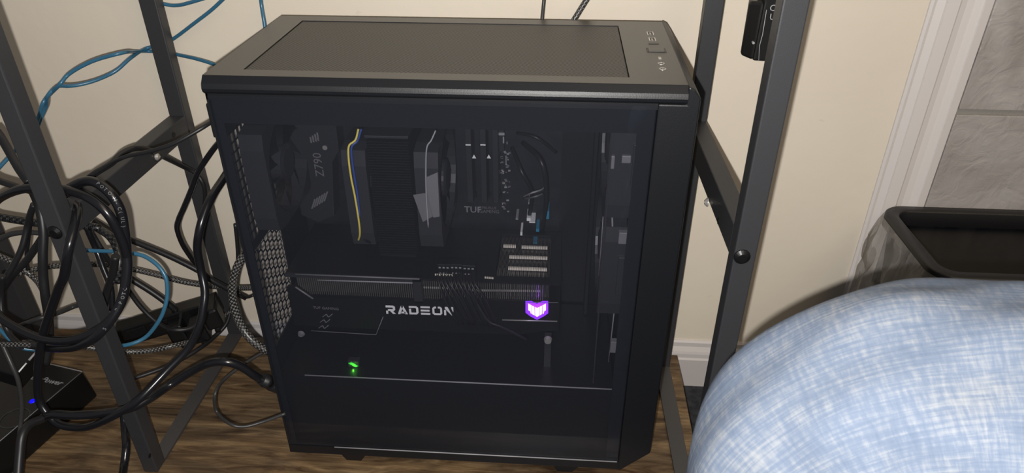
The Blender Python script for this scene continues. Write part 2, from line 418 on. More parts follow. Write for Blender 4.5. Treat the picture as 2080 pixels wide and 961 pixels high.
# raised laminate floor: planks running left to right
flr = struct(MB().box((-1.6, -.066, -.074), (.525, .242, -.006)).build('floor', 'dark'))
ys = [.242, .117, -.066]
for i in range(len(ys)-1):
    xs = [-1.6, -.62 + .37*((i*5) % 3), .525]
    if i == 1: xs = [-1.6, -.72, .525]
    for a, b in zip(xs[:-1], xs[1:]):
        MB().box((a+.0003, ys[i+1]+.0003, -.006), (b-.0003, ys[i]-.0003, 0), .0004).build('plank', 'wood', flr)
struct(MB().box((-1.6, -1.6, -.1), (2.4, WY, -.076)).build('floor_carpet', 'carpet'))
# baseboard with moulded top
def skirt(a, b, nm):
    y = WY
    pr = [(y, -.076), (y-.013, -.076), (y-.013, -.022), (y-.011, -.019), (y-.0105, -.012), (y-.009, -.008), (y-.005, -.001), (y-.0045, .006), (y-.002, .009), (y, .009)]
    return struct(MB().prism(pr, 0, a, b).build(nm, 'skirt'))
skirt(-1.6, .757, 'baseboard_back')
# white vertical casing between painted wall and tiles
cx = .757; y = WY
pr = [(cx, y), (cx, y-.003), (cx+.003, y-.005), (cx+.004, y-.009), (cx+.012, y-.013), (cx+.013, y-.0155), (cx+.027, y-.0155), (cx+.0275, y-.0135),
      (cx+.031, y-.0105), (cx+.038, y-.0085), (cx+.046, y-.009), (cx+.053, y-.0115), (cx+.0545, y-.0125), (cx+.055, y-.011), (cx+.0565, y-.013), (cx+.066, y-.0115), (cx+.067, y)]
struct(MB().prism(pr, 2, -.076, 1.3).build('trim_1', 'trim'))
# tiled wall right of the casing (tiles slightly out of line with the painted wall)
tw = struct(MB().box((.825, WY-.006, -.076), (2.4, WY, 1.6)).build('wall_right', 'grout'))
tilt = math.radians(-3.2)
def tile(x0, x1, z0, z1):
    mb = MB(); mb.box((x0, WY-.0105, z0), (x1, WY-.006, z1), .0012)
    return mb.build('tile', 'tile', tw)
zg = .398
for k, z0 in enumerate((-.076, .06+.0, zg+.0035, zg+.345)):
    z1 = (.055, zg-.0035, zg+.338, 1.3)[k]
    for x0, x1 in ((.8255, 1.14), (1.147, 1.475), (1.482, 1.82)):
        tile(x0, x1, z0, z1)

# ================================================================== desk frames (two end frames)
def frame(label, xr, yn, yf, xf0, mid):
    """end frame: near leg, far leg, flat foot bar, middle rail; xr=(x0,x1) near, xf0=(x0,x1) far"""
    t = thing('desk_end_frame', label, 'desk frame', ((xr[0]+xr[1])/2, yn, 0), 'black metal desk end frames')
    H = 1.05
    nl = MB().box((xr[0], yn, 0), (xr[1], yn+.020, H), .0015).build('leg', 'leg', t)
    fl_ = MB().box((xf0[0], yf, 0), (xf0[1], yf+.0175, H), .0015).build('leg', 'leg', t)
    xa, xb = (xr[0]+xf0[0])/2, (xr[1]+xf0[1])/2
    MB().prism([(xr[0], yn+.020), (xr[1], yn+.020), (xf0[1], yf), (xf0[0], yf)], 2, 0, .004).build('foot_bar', 'legflat', t)
    MB().prism([(xr[0]+.0005, yn+.020), (xr[1]-.0005, yn+.020), (xf0[1]-.0005, yf), (xf0[0]+.0005, yf)], 2, mid[0], mid[1]).build('rail', 'leg', t, bevel=.0012)
    return t, nl
def bolt(p, n, par, r=.0075, m='bolt', name='bolt'):
    mb = MB(); n = Vector(n)
    mb.disc(p, n, r, .0012, 20); mb.disc(Vector(p)+n*.0012, n, r*.97, .0022, 20, r*.55)
    mb.disc(Vector(p)+n*.0034, n, r*.52, .0002, 20, rin=r*.32)
    return mb.build(name, m, par)
fL, _ = frame('black metal desk end frame left of the computer, wrapped in cables', (-.1835, -.1650), -.029, .2425, (-.1860, -.1640), (.347, .375))
fR, _ = frame('black metal desk end frame right of the computer, beside the jeans', (.4925, .5125), -.058, .2100, (.4880, .5090), (.367, .398))
bolt(aty(112, 472, -.029), (0, -1, 0), fL)
bolt(aty(1507, 521, -.058), (0, -1, 0), fR)
bolt(atx(318, 318, -.1643), (1, 0, 0), fL, .0048, 'steel', 'screw')
bolt(atx(1438, 411, .4903), (-1, 0, 0), fR, .0048, 'steel', 'screw')
for p in ((353, 274), ):
    MB().disc(atx(*p, -.1645), (1, 0, 0), .0035, .0004, 14).build('hole', 'dark', fL)
MB().disc(atx(200, 408, -.1645), (1, 0, 0), .0035, .0004, 14).build('hole', 'dark', fL)
MB().disc(atx(304, 926, -.165), (1, 0, 0), .003, .0004, 14).build('hole', 'dark', fL)
MB().disc(atx(1459, 449, .4903), (-1, 0, 0), .0035, .0004, 14).build('hole', 'dark', fR)
# a leg of the neighbouring desk at the far left, near the wall
t = thing('desk_leg_frame', 'black square metal leg of another desk, at the far left near the wall', 'desk frame', (-.475, .19, 0))
MB().box((-.500, .19, 0), (-.462, .215, .46), .0015).build('leg', 'leg', t)
MB().box((-.500, .14, 0), (-.462, .19, .004)).build('foot_bar', 'legflat', t)

# ================================================================== computer case
K = thing('computer_case', 'black tower computer case with dark glass side and mesh top', 'computer case', (.22, .11, 0))
X0, X1, XG, W, ZB, ZT = 0.0, .455, .418, .221, .018, .4985
# chassis shells (real thin sheets so the inside is hollow)
MB().box((X0+.002, W-.004, ZB), (XG, W-.001, ZT)).build('side_panel', 'case', K, label='plain steel far side panel')
MB().box((X0+.003, .178, .143), (.372, .181, ZT)).build('motherboard_tray', 'inner', K)
MB().box((X0, .0005, ZB), (XG, W-.001, ZB+.003)).build('bottom_panel', 'case', K)
MB().box((X0+.001, .0, ZB), (XG+.002, .0045, .031)).build('lower_side_rail', 'case', K)
MB().box((X0, .001, ZT-.006), (XG, W-.001, ZT)).build('top_rail', 'case', K)
MB().box((X0+.001, .0062, .467), (XG-.001, .0075, .4955)).build('glass_top_band', 'case_gloss', K)
MB().box((XG-.016, .0062, .031), (XG-.001, .0075, .467)).build('glass_front_band', 'case_gloss', K)
MB().box((X0+.001, .0062, .031), (X0+.009, .0075, .467)).build('glass_rear_band', 'case_gloss', K)
# tempered glass
MB().box((X0+.001, .0005, .0325), (XG-.0005, .0045, .4965), .0005).build('glass_panel', 'glass', K, label='tinted glass side panel')
# psu shroud; a pale tube paints the glint along its edge
MB().box((X0+.003, .012, ZB+.003), (.404, .175, .1405)).build('power_supply_shroud', 'inner', K)
MB().tube([(.035, .0118, .1408), (.404, .0118, .1408)], .0009, 6).build('shroud_glint', 'greyprint', K)
MB().tube([(.06, -.0002, .0315), (XG-.002, -.0002, .0315)], .0008, 6).build('glass_lower_edge', 'greyprint', K)
# rear panel: solid strips + honeycomb vent + slits
mb = MB()
mb.box((X0, .001, ZB), (X0+.002, .022, ZT)); mb.box((X0, .100, ZB), (X0+.002, W-.001, .33)); mb.box((X0, .175, .33), (X0+.002, W-.001, ZT))
mb.box((X0, .022, ZB), (X0+.002, .100, .175)); mb.box((X0, .022, .31), (X0+.002, .175, .322)); mb.box((X0, .022, .448), (X0+.002, .175, ZT))
mb.build('rear_panel', 'case', K)
mb = MB()
for j in range(7):                                                        # honeycomb lattice with open holes
    yy = .0275 + j*.0117*.92
    for i in range(11):
        zz = .176 + i*.0124 + (.0062 if j % 2 else 0)
        if zz > .309: continue
        R1, R2 = .0074, .0056
        A = [mb.bm.verts.new((X0, yy+R1*math.cos(q), zz+R1*math.sin(q))) for q in [k*math.pi/3 for k in range(6)]]
        B = [mb.bm.verts.new((X0, yy+R2*math.cos(q), zz+R2*math.sin(q))) for q in [k*math.pi/3 for k in range(6)]]
        for k in range(6): mb.bm.faces.new((A[k], A[(k+1) % 6], B[(k+1) % 6], B[k]))
mb.build('honeycomb_vent', 'case', K)
mb = MB()
for k in range(16):
    yy = .026 + k*.0095; mb.box((X0, yy, .322), (X0+.0015, yy+.0022, .448))
for k in range(12):
    zz = .330 + k*.0105; mb.box((X0, .022, zz), (X0+.0015, .175, zz+.0022))
mb.build('fan_grille', 'case', K)
# rear bump of top cover / handle seen at the back edge
MB().box((X0-.004, .004, .452), (X0, .05, .487), .0015).build('rear_catch', 'case', K)
# top cover: rounded nose towards the viewer
pr = [(.003, .4985), (-.0005, .4992), (-.0028, .5015), (-.0035, .5045), (-.0030, .5065), (-.0020, .5090), (.0035, .5148), (.0042, .5152), (W-.006, .5152), (W-.001, .511), (W+.001, .505), (W, .4985)]
# frame around the mesh opening
mxa, mxb, mya, myb = .0318, .3925, .0215, .1955
def topslice(x0, x1): return MB().prism(pr, 0, x0, x1)
mb = MB(); mb.prism(pr, 0, X0, mxa); mb.prism(pr, 0, mxb, X1-.012)
near = [p for p in pr[:7]] + [(.0042, .5152), (mya, .5152), (mya, .4985)]
mb.prism(near, 0, mxa, mxb)
mb.prism([(myb, .5152), (W-.006, .5152), (W-.001, .511), (W+.001, .505), (W, .4985), (myb, .4985)], 0, mxa, mxb)
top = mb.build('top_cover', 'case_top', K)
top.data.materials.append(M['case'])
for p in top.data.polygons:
    if p.normal.y < -.35 or p.normal.z < -.1: p.material_index = 1  # lip and underside take the darker copy, without the painted reflection
MB().box((mxa+.0008, mya+.0008, .5125), (mxb-.0008, myb-.0008, .5146), .0006).build('mesh_filter', 'mesh', top)
MB().box((mxa, mya, .509), (mxb, myb, .512)).build('filter_recess', 'dark', top)
# ports and buttons on the top
def topbox(u0, v0, u1, v1, name, m, z=.5153, h=.0004):
    a = atz(u0, v0, z); b = atz(u1, v1, z)
    return MB().box((min(a.x, b.x), min(a.y, b.y), z-.002), (max(a.x, b.x), max(a.y, b.y), z+h)).build(name, m, top)
for (u, v) in ((1321, 68), (1325, 80)):
    c = atz(u, v, .5153); 
    MB().box((c.x-.0034, c.y-.0065, .5143), (c.x+.0034, c.y+.0065, .5155)).build('usb_port', 'chrome', top)
    MB().box((c.x-.0026, c.y-.0055, .5150), (c.x+.0026, c.y+.0055, .51565)).build('port_opening', 'dark', top)
    MB().box((c.x-.0012, c.y-.0045, .5150), (c.x+.0002, c.y+.0015, .5159)).build('port_tongue', 'steel', top)
c = atz(1328, 89, .5153); MB().box((c.x-.0052, c.y-.0022, .5145), (c.x+.0052, c.y+.0022, .5156)).build('usb_c_port', 'dark', top)
c = atz(1333, 102, .5153)
MB().box((c.x-.0098, c.y-.0075, .5140), (c.x+.0098, c.y+.0075, .5155)).build('power_button_frame', 'dark', top)
MB().box((c.x-.0080, c.y-.0058, .5150), (c.x+.0080, c.y+.0055, .5162), .0005).build('power_button', 'case_top', top)
c = atz(1340, 118, .5153); MB().box((c.x-.0014, c.y-.0028, .515), (c.x+.0014, c.y+.0028, .5157)).build('indicator_light', 'steel', top)
for (u, v) in ((1343, 129), (1346, 140)):
    c = atz(u, v, .5153)
    MB().disc((c.x, c.y, .5150), (0, 0, 1), .0034, .0006, 18, rin=.0022).build('audio_jack', 'steel', top)
    MB().disc((c.x, c.y, .5150), (0, 0, 1), .0022, .0003, 14).build('jack_opening', 'dark', top)
# front panel with chamfered foot and bevelled front edge
fp = [(XG, ZB-.001), (XG+.003, ZB-.001), (X1, .050), (X1, .5045), (X1-.006, .5125), (X1-.012, .5152), (X1-.012, .4985), (XG, .4985)]
mb = MB(); mb.prism([(p[0], p[1]) for p in fp], 1, -.0008, W+.001)
fpn = mb.build('front_panel', 'case', K, bevel=.0018)
# feet
for x in (.062, .335):
    for yy in (.004, .180):
        mb = MB()
        A = [(x, yy), (x+.038, yy), (x+.038, yy+.034), (x, yy+.034)]; B = [(x+.008, yy+.003), (x+.027, yy+.003), (x+.027, yy+.031), (x+.008, yy+.031)]
        va = [mb.bm.verts.new((*p, ZB+.001)) for p in A]; vb = [mb.bm.verts.new((*p, .0002)) for p in B]
        for k in range(4): mb.bm.faces.new((va[k], va[(k+1) % 4], vb[(k+1) % 4], vb[k]))
        mb.bm.faces.new(va); mb.bm.faces.new(vb[::-1]); mb.build('foot', 'case', K)
# cable bar at the front side of the tray
MB().box((.372, .150, .143), (.376, .181, .49)).build('cable_bar', 'inner', K)

# ================================================================== parts inside the case
# motherboard
mbd = thing('motherboard', 'black motherboard standing behind the cooler and memory sticks', 'motherboard', (.15, .177, .15))
MB().box((.006, .1735, .155), (.335, .1775, .455)).build('circuit_board', 'pcb', mbd)
sh = MB().prism([(.010, .285), (.030, .275), (.052, .285), (.060, .36), (.070, .375), (.072, .45), (.010, .45)], 1, .146, .1735).build('rear_shroud', 'fanblack', mbd, bevel=.001)
text_obj('lettering', 'Z790', 'dimprint', sh, .015, aty(655, 335, .1458), (0, 0, 1), (-1, 0, 0), align='CENTER')
for k in range(6):
    a = aty(632+k*5, 424-k*3, .1456); MB().plate([a, a+Vector((.002, 0, 0)), a+Vector((.008, 0, .014)), a+Vector((.006, 0, .014))], (0, -1, 0), .0003).build('stripe_mark', 'dimprint', sh)
# wing mark
a = aty(640, 285, .1456)
for k in range(4):
    MB().plate([a+Vector((-.006+k*.003, 0, .004+k*.002)), a+Vector((-.004+k*.003, 0, .004+k*.002)), a+Vector((-.004+k*.003, 0, -.004+k*.001)), a+Vector((-.006+k*.003, 0, -.003+k*.001))], (0, -1, 0), .0003).build('wing_mark', 'dimprint', sh)
c = aty(660, 300, .1456); MB().disc(c, (0, -1, 0), .003, .0006, 12).build('screw', 'steel', mbd)
text_obj('lettering', 'TUF', 'greyprint', mbd, .0125, aty(943, 431, .1732), (1, 0, 0), (0, 0, 1))
text_obj('lettering', 'GAMING', 'dimprint', mbd, .0066, aty(973, 432, .1732), (1, 0, 0), (0, 0, 1))
text_obj('lettering', 'Z790-PLUS', 'dimprint', mbd, .0048, aty(973, 424, .1732), (1, 0, 0), (0, 0, 1))
# small board components
for k in range(46):
    u = 1012 + random.random()*24; v = 300 + random.random()*130
    c = aty(u, v, .1735); s_ = .0006 + random.random()*.0014
    MB().box((c.x-s_, .1722, c.z-s_*.6), (c.x+s_, .1736, c.z+s_*.6)).build('component', random.choice(['dimprint', 'greyprint', 'dimprint', 'steel']), mbd)
cn = MB().box((.252, .158, .375), (.266, .1735, .425)).build('power_connector', 'fanblack', mbd)
mb = MB()
for u, v, a_, b_ in ((1018, 272, .008, .003), (1023, 284, .0015, .008), (1010, 292, .001, .002), (1030, 290, .001, .003), (1028, 325, .001, .012)):
    c = aty(u, v, .157); mb.box((c.x-a_/2, .1560, c.z-b_/2), (c.x+a_/2, .158, c.z+b_/2))
mb.build('latch', 'greyprint', cn)
# chipset cover below the card
low = MB().box((.03, .160, .150), (.10, .1735, .184), .001).build('chipset_cover', 'fanblack', mbd)
# small bright and teal parts near the lower right of the board
for u, v, su, sv, m_ in ((1074, 446, 8, 6, 'white'), (1081, 452, 12, 2, 'white'), (1059, 475, 4, 7, 'white'), (1112, 437, 6, 16, 'tealchip'), (1092, 468, 6, 6, 'tealchip'), (1087, 494, 9, 4, 'tealchip'), (1075, 413, 4, 4, 'greyprint'), (1050, 445, 5, 3, 'greyprint')):
    a = aty(u-su/2, v-sv/2, .150); b = aty(u+su/2, v+sv/2, .150)
    MB().box((a.x, .150, b.z), (b.x, .1735, a.z)).build('connector', m_, mbd)

# memory sticks
ram0 = None
for k, u in enumerate((950, 980, 1005)):
    a = aty(u, 262, .142)
    t = thing('memory_stick', ['black memory stick nearest the cooler fan', 'second black memory stick from the cooler, with a white tick', 'black memory stick farthest from the cooler'][k], 'memory', (a.x, .1735, .295), 'memory sticks on the motherboard')
    MB().box((a.x-.0035, .142, .313), (a.x+.0035, .1735, .428), .0008).build('heat_spreader', 'fanblack', t)
    MB().box((a.x-.0042, .165, .307), (a.x+.0042, .1735, .313)).build('slot_latch', 'dark', t)
    if k < 2:
        c = aty(u+13, 320, .1418); MB().plate([c+Vector((-.0025, 0, -.001)), c+Vector((.0025, 0, -.001)), c+Vector((0, 0, .004))], (0, -1, 0), .0003).build('tick_mark', 'white', t)
        c = aty(u+1, 294, .1418); MB().box((c.x-.003, .1412, c.z-.0007), (c.x+.003, .1418, c.z+.0007)).build('light_slot', 'white', t)

# fans
def fan(label, c, ax, size=.12, hubr=.021, group='case fans'):
    c = Vector(c); ax = Vector(ax).normalized()
    t = thing('case_fan', label, 'fan', c - Vector((0, 0, size/2)), group)
    up = Vector((0, 0, 1)); sd = ax.cross(up).normalized(); h = size/2; th = .0125
    mb = MB(); seg = 32; ri = h*.94
    for d in (-th, th):
        sq = []; ci = []
        for k in range(seg):
            q = 2*math.pi*k/seg + math.pi/4; cs, sn = math.cos(q), math.sin(q); mxx = max(abs(cs), abs(sn)); rr = min(h/mxx, h*1.33)
            sq.append(mb.bm.verts.new(c + ax*d + (sd*cs + up*sn)*rr)); ci.append(mb.bm.verts.new(c + ax*d + (sd*cs + up*sn)*ri))
        for k in range(seg):
            q = (sq[k], sq[(k+1) % seg], ci[(k+1) % seg], ci[k]); mb.bm.faces.new(q)
        if d < 0: A, Bc = sq, ci
        else:
            for k in range(seg):
                mb.bm.faces.new((A[k], A[(k+1) % seg], sq[(k+1) % seg], sq[k])); mb.bm.faces.new((Bc[k], Bc[(k+1) % seg], ci[(k+1) % seg], ci[k]))
    mb.build('fan_frame', 'fanblack', t)
    mb = MB(); mb.disc(c - ax*.010, ax, hubr, .020, 24); mb.disc(c + ax*.010, ax, hubr*.95, .002, 24, hubr*.75)
    mb.build('hub', 'fanblack', t)
    for b in range(9):
        q0 = b*2*math.pi/9; mb = MB(); rows = []
        for i in range(5):
            rr = hubr*.98 + (ri*.96 - hubr)*i/4; row = []
            for j in range(4):
                q = q0 + i*.10 + (j-1.5)*.19; d = (j-1.5)*.0052
                row.append(mb.bm.verts.new(c + ax*d + (sd*math.cos(q) + up*math.sin(q))*rr))
            rows.append(row)
        for i in range(4):
            for j in range(3): mb.bm.faces.new((rows[i][j], rows[i][j+1], rows[i+1][j+1], rows[i+1][j]))
        mb.build('fan_blade', 'dark', t, smooth=True)
    for b in range(4):
        q = math.pi/4 + b*math.pi/2; a = c - ax*.0115
        MB().tube([a + (sd*math.cos(q)+up*math.sin(q))*hubr*.8, a + (sd*math.cos(q)+up*math.sin(q))*ri], .0015, 6).build('strut', 'fanblack', t)
    return t
fan('rear exhaust fan with a round hub, beside the left edge of the glass', (.017, .094, .385), (1, 0, 0), .12)
for k, z in enumerate((.420, .298, .205)):
    fan(['front intake fan at the top right, behind the glass', 'front intake fan in the middle of the right column, behind the glass', 'front intake fan lowest in the right column, behind the glass'][k],
        (.392, .085, z-.002*k), (-1, 0, 0), .12 if k != 2 else .0, ) if k != 2 else None
fan('front intake fan lowest in the right column, behind the glass', (.3925, .085, .205-.031), (-1, 0, 0), .12) if False else None
# fixing blocks and edge rods along the front fans
t = thing('fan_mount_rail', 'black fan mounting rail with small silver blocks inside the glass at right', 'mounting rail', (.385, .02, .143))
MB().box((.380, .018, .143), (.3815, .021, .465)).build('rail', 'fanblack', t)
MB().tube([aty(1250, 540, .03), aty(1249, 620, .03), aty(1236, 735, .03)], .0008, 6).build('rod', 'greyprint', t)
MB().tube([aty(1243, 430, .03), aty(1246, 520, .03), aty(1240, 590, .03)], .0011, 6).build('rod', 'dimprint', t)
MB().tube([aty(1225, 440, .03), aty(1221, 500, .03), aty(1216, 560, .03)], .0006, 6).build('rod', 'dimprint', t)
for u, v, a_, b_ in ((1272, 322, .009, .008), (1268, 482, .012, .014), (1248, 703, .010, .016), (1292, 335, .008, .045), (1243, 328, .005, .014), (1262, 560, .010, .05)):
    c = aty(u, v, .025); MB().box((c.x-a_/2, .022, c.z-b_/2), (c.x+a_/2, .030, c.z+b_/2), .0008).build('block', 'dimprint' if b_ < .04 else 'fanblack', t)

# cpu tower cooler: fan, fin stack, fan
t = thing('processor_cooler', 'large black tower processor cooler between two fans, with a thin yellow lead', 'cpu cooler', (.17, .1, .285))
st = MB().box((.136, .044, .296), (.176, .150, .298)).build('base_fin', 'inner', t)
for k in range(46):
    z = .300 + k*.0030; MB().box((.135, .042, z), (.178, .150, z+.0008)).build('cooler_fin', 'inner', t)
MB().box((.134, .040, .440), (.179, .151, .443), .0006).build('top_plate', 'fanblack', t)
MB().box((.146, .085, .268), (.166, .1730, .296)).build('base_block', 'dark', t)
for k in range(4):
    MB().tube([(.142+k*.009, .09, .443), (.142+k*.009, .09, .275), (.142+k*.009, .165, .272)], .0025, 8).build('heat_pipe', 'inner', t)
fan('cooler fan on the left face of the tower, with the yellow lead over it', (.121, .096, .370), (-1, 0, 0), .12, group='fans on the processor cooler')
fan('cooler fan on the right face of the tower, next to the memory sticks', (.196, .096, .370), (1, 0, 0), .12, group='fans on the processor cooler')
# frame-face details: brighter side strips of the cooler fans
o = thing('film_tag', 'clear grey plastic film tab hanging off the right cooler fan', 'film tab', aty(860, 440, .03))
MB().plate([aty(839, 396, .030), aty(866, 392, .028), aty(879, 440, .030), aty(859, 451, .028)], (0, 1, 0), .0004).build('film', 'flap', o)
MB().plate([aty(866, 360, .0315), aty(889, 350, .0315), aty(893, 440, .0315), aty(880, 442, .0315), aty(866, 392, .0315)], (0, 1, 0), .0004).build('film', 'dimprint', o)
tag(MB().tube(smooth_path([aty(728, 262, .03), aty(722, 284, .027), aty(709, 296, .024), aty(708, 320, .022), aty(713, 360, .022), aty(721, 400, .022), aty(729, 450, .022), aty(731, 475, .025), aty(728, 488, .030)]), .0011, 8).build('fan_lead', 'yellow'), 'thin yellow wire hanging over the left cooler fan', 'wire')
tag(MB().tube(smooth_path([aty(734, 262, .034), aty(726, 286, .032), aty(714, 300, .029), aty(717, 340, .028), aty(725, 390, .028), aty(731, 440, .028)]), .0012, 8).build('fan_lead', 'bluewire'), 'dark blue wire beside the yellow one over the left cooler fan', 'wire')
tag(MB().tube(smooth_path([aty(885, 265, .03), aty(876, 285, .026), aty(867, 300, .024), aty(865, 340, .024), aty(866, 400, .024), aty(870, 462, .026)]), .0008, 8).build('fan_lead', 'greyprint'), 'thin pale wire hanging over the right cooler fan', 'wire')
tag(MB().tube(smooth_path([aty(740, 488, .03), aty(770, 500, .06), aty(760, 512, .1)]), .0015, 8).build('fan_lead', 'dark'), 'short black wire under the left cooler fan', 'wire')

# graphics card
g = thing('graphics_card', 'long black graphics card lying across the case with a glowing purple emblem', 'graphics card', (.18, .1, .19))
gy = .050; gx0, gx1, gz0, gz1 = .018, .338, .186, .262
MB().box((gx0, gy+.004, gz0+.004), (gx1, .165, gz1-.028)).build('fan_shroud', 'dark', g)
bp = MB()
bp.box((gx0, gy, gz1-.0025), (.262, .165, gz1)); bp.box((.262, gy, gz1-.0025), (gx1, gy+.012, gz1)); bp.box((.262, .155, gz1-.0025), (gx1, .165, gz1)); bp.box((.326, gy+.012, gz1-.0025), (gx1, .155, gz1))
bp.build('backplate', 'inner', g)
# heatsink seen through the flow-through opening: fins, their lit edges painted on as pale strips
for k in range(40):
    x = .264 + k*.00155; MB().box((x, gy+.012, gz0+.02), (x+.0005, .155, gz1-.004)).build('heatsink_fin', 'fin', g)
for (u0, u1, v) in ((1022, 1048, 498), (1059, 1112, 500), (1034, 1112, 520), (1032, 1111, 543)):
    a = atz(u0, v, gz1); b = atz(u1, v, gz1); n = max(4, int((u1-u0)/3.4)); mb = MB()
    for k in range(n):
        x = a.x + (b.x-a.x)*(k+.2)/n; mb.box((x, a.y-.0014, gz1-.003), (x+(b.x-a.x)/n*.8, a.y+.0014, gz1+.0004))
    mb.build('fin_glint_strip', 'finlight', g)
# upper side: fins between backplate and face plate
nf = 118
mb = MB()
for k in range(nf):
    x = gx0+.012 + k*(gx1-gx0-.03)/nf
    mb.box((x, gy+.003, gz1-.030), (x+.0007, gy+.035, gz1-.0045))
mb.build('side_fin', 'fin', g, kind='stuff')
# face plate (side facing the glass)
fpz = gz1-.032
face = MB().prism([(gx0, gz0), (gx1-.05, gz0), (gx1, gz0+.012), (gx1, fpz+.006), (.205, fpz+.006), (.196, fpz), (.045, fpz), (.030, fpz+.014), (gx0, fpz+.014)], 1, gy-.001, gy+.004).build('face_plate', 'dark', g)
MB().box((gx0, gy-.001, gz1-.004), (.178, gy+.002, gz1+.0005)).build('upper_bar', 'fanblack', g)
MB().tube([aty(600, 557, gy-.002), aty(852, 567, gy-.002)], .0010, 6).build('edge_line', 'dimprint', g)
MB().tube([aty(645, 569, gy-.0005), aty(838, 575, gy-.0005)], .0009, 6).build('edge_line', 'greyprint', g)  # pale tube paints the light along the fin window
MB().tube([aty(600, 583, gy-.002), aty(636, 607, gy-.002)], .0011, 6).build('edge_line', 'dimprint', g)
MB().box((.168, gy-.001, fpz-.002), (.178, gy+.006, gz1)).build('side_bracket', 'fanblack', g)
MB().tube([aty(632, 672, gy-.0015), aty(764, 680, gy-.0015), aty(778, 644, gy-.0015)], .0006, 6).build('edge_line', 'dimprint', g)
MB().tube([aty(1070, 614, gy-.0015), aty(1134, 615, gy-.0015)], .0005, 6).build('edge_line', 'dimprint', g)
MB().tube([aty(1020, 650, gy-.0015), aty(1132, 653, gy-.0015)], .0008, 6).build('edge_line', 'steel', g)
MB().disc(aty(612, 678, gy-.0012), (0, -1, 0), .0045, .003, 18, .003).build('thumb_screw', 'dimprint', g)
text_obj('lettering', 'TUF GAMING', 'dimprint', g, .0052, aty(636, 627, gy-.0014), (1, 0, -.03), (0, 0, 1))
# squiggle emblem: three small curled marks
for k, (u, v) in enumerate(((665, 641), (660, 652), (657, 664))):
    MB().tube(smooth_path([aty(u-10, v+3, gy-.0015), aty(u-2, v-2, gy-.0015), aty(u+2, v+3, gy-.0015), aty(u+10, v-3, gy-.0015)], 4), .0006, 5).build('curl_mark', 'dimprint', g)
# RADEON lettering, built letter by letter from strokes
def letters(word, u0, v0, u1, v1, y):
    a = aty(u0, v1, y); b = aty(u1, v1+3.5, y); top_ = aty(u0, v0, y)
    H = top_.z - a.z; ux = (b-a); Wd = ux.length; ux.normalize(); uz = Vector((0, 0, 1))
    t = .22
    G = {
     'R': [[(0,1),(.8,1),(1,.85),(1,.5),(.85,.36),(.22,.36),(.22,.56),(.74,.56),(.76,.62),(.76,.74),(.72,.78),(0,.78)], [(0,.36),(.22,.36),(.22,0),(0,0)], [(.42,.36),(.72,.36),(1.02,0),(.72,0)]],
     'A': [[(.38,1),(.66,1),(.28,0),(0,0)], [(.38,1),(.66,1),(1.08,0),(.8,0)], [(.45,.3),(.8,.3),(.88,.1),(.35,.1)]],
     'D': [[(0,1),(.8,1),(1,.8),(1,.2),(.8,0),(0,0),(0,.2),(.7,.2),(.77,.28),(.77,.72),(.7,.8),(0,.8)], [(0,.66),(.22,.66),(.22,.2),(0,.2)]],
     'E': [[(0,1),(1,1),(1,.8),(0,.8)], [(0,.6),(.95,.6),(.95,.4),(0,.4)], [(0,.2),(1,.2),(1,0),(0,0)]],
     'O': [[(.2,1),(.42,1),(.42,.8),(.28,.8),(.22,.72),(.22,.28),(.28,.2),(.78,.2),(.84,.28),(.84,.72),(.78,.8),(.6,.8),(.6,1),(.86,1),(1.05,.82),(1.05,.18),(.86,0),(.2,0),(0,.18),(0,.82)]],
     'N': [[(0,.62),(.22,.62),(.22,0),(0,0)], [(.1,1),(.36,1),(1,.25),(1,0),(.78,0),(.1,.8)], [(.78,1),(1,1),(1,.4),(.78,.55)]]}
    n = len(word); cell = Wd / (n - .18)
    for i, ch in enumerate(word):
        mb = MB()
        for poly in G[ch]:
            mb.plate([a + ux*(cell*(i + p[0]*.80)) + uz*(H*p[1]) for p in poly], (0, -1, 0), .0004)
        mb.build('letter', 'white', g)
letters('RADEON', 785, 620.5, 922, 637, gy-.0012)
# glowing shield emblem: purple lit backing and five pale bars
def P2(u, v, y): return aty(u, v, y)
em = MB().plate([P2(*p, gy-.0012) for p in ((1067.5,611.5),(1080,611.5),(1091,617),(1102,611.5),(1113.5,611.5),(1113.5,636),(1105,642),(1091,649.5),(1077,642),(1067.5,635))], (0, -1, 0), .0004).build('emblem_glow', 'purple', g, label='purple lit emblem')
bars = [[(1073,616.5),(1080,620.5),(1080,637),(1078,636.5),(1077,632),(1073,630)], [(1081,621),(1085,623),(1086,640.5),(1081,638)], [(1086.4,623.6),(1091,625.6),(1095.5,623.6),(1095,641),(1091,643.5),(1087,641)],
        [(1096.5,623),(1101,621),(1100.5,638),(1096,640.5)], [(1102,620.5),(1109,616.5),(1109,630),(1105.5,632),(1104.5,636.5),(1102,637.5)]]
for b_ in bars: MB().plate([P2(*p, gy-.0020) for p in b_], (0, -1, 0), .0004).build('emblem_bar', 'logo', em)
pl = bpy.data.lights.new('emblem_lamp', 'POINT'); pl.energy = .012; pl.color = (.35, .05, 1); pl.shadow_soft_size = .001
plo = bpy.data.objects.new('emblem_lamp', pl); C.objects.link(plo); plo.location = aty(1091, 632, gy-.012)
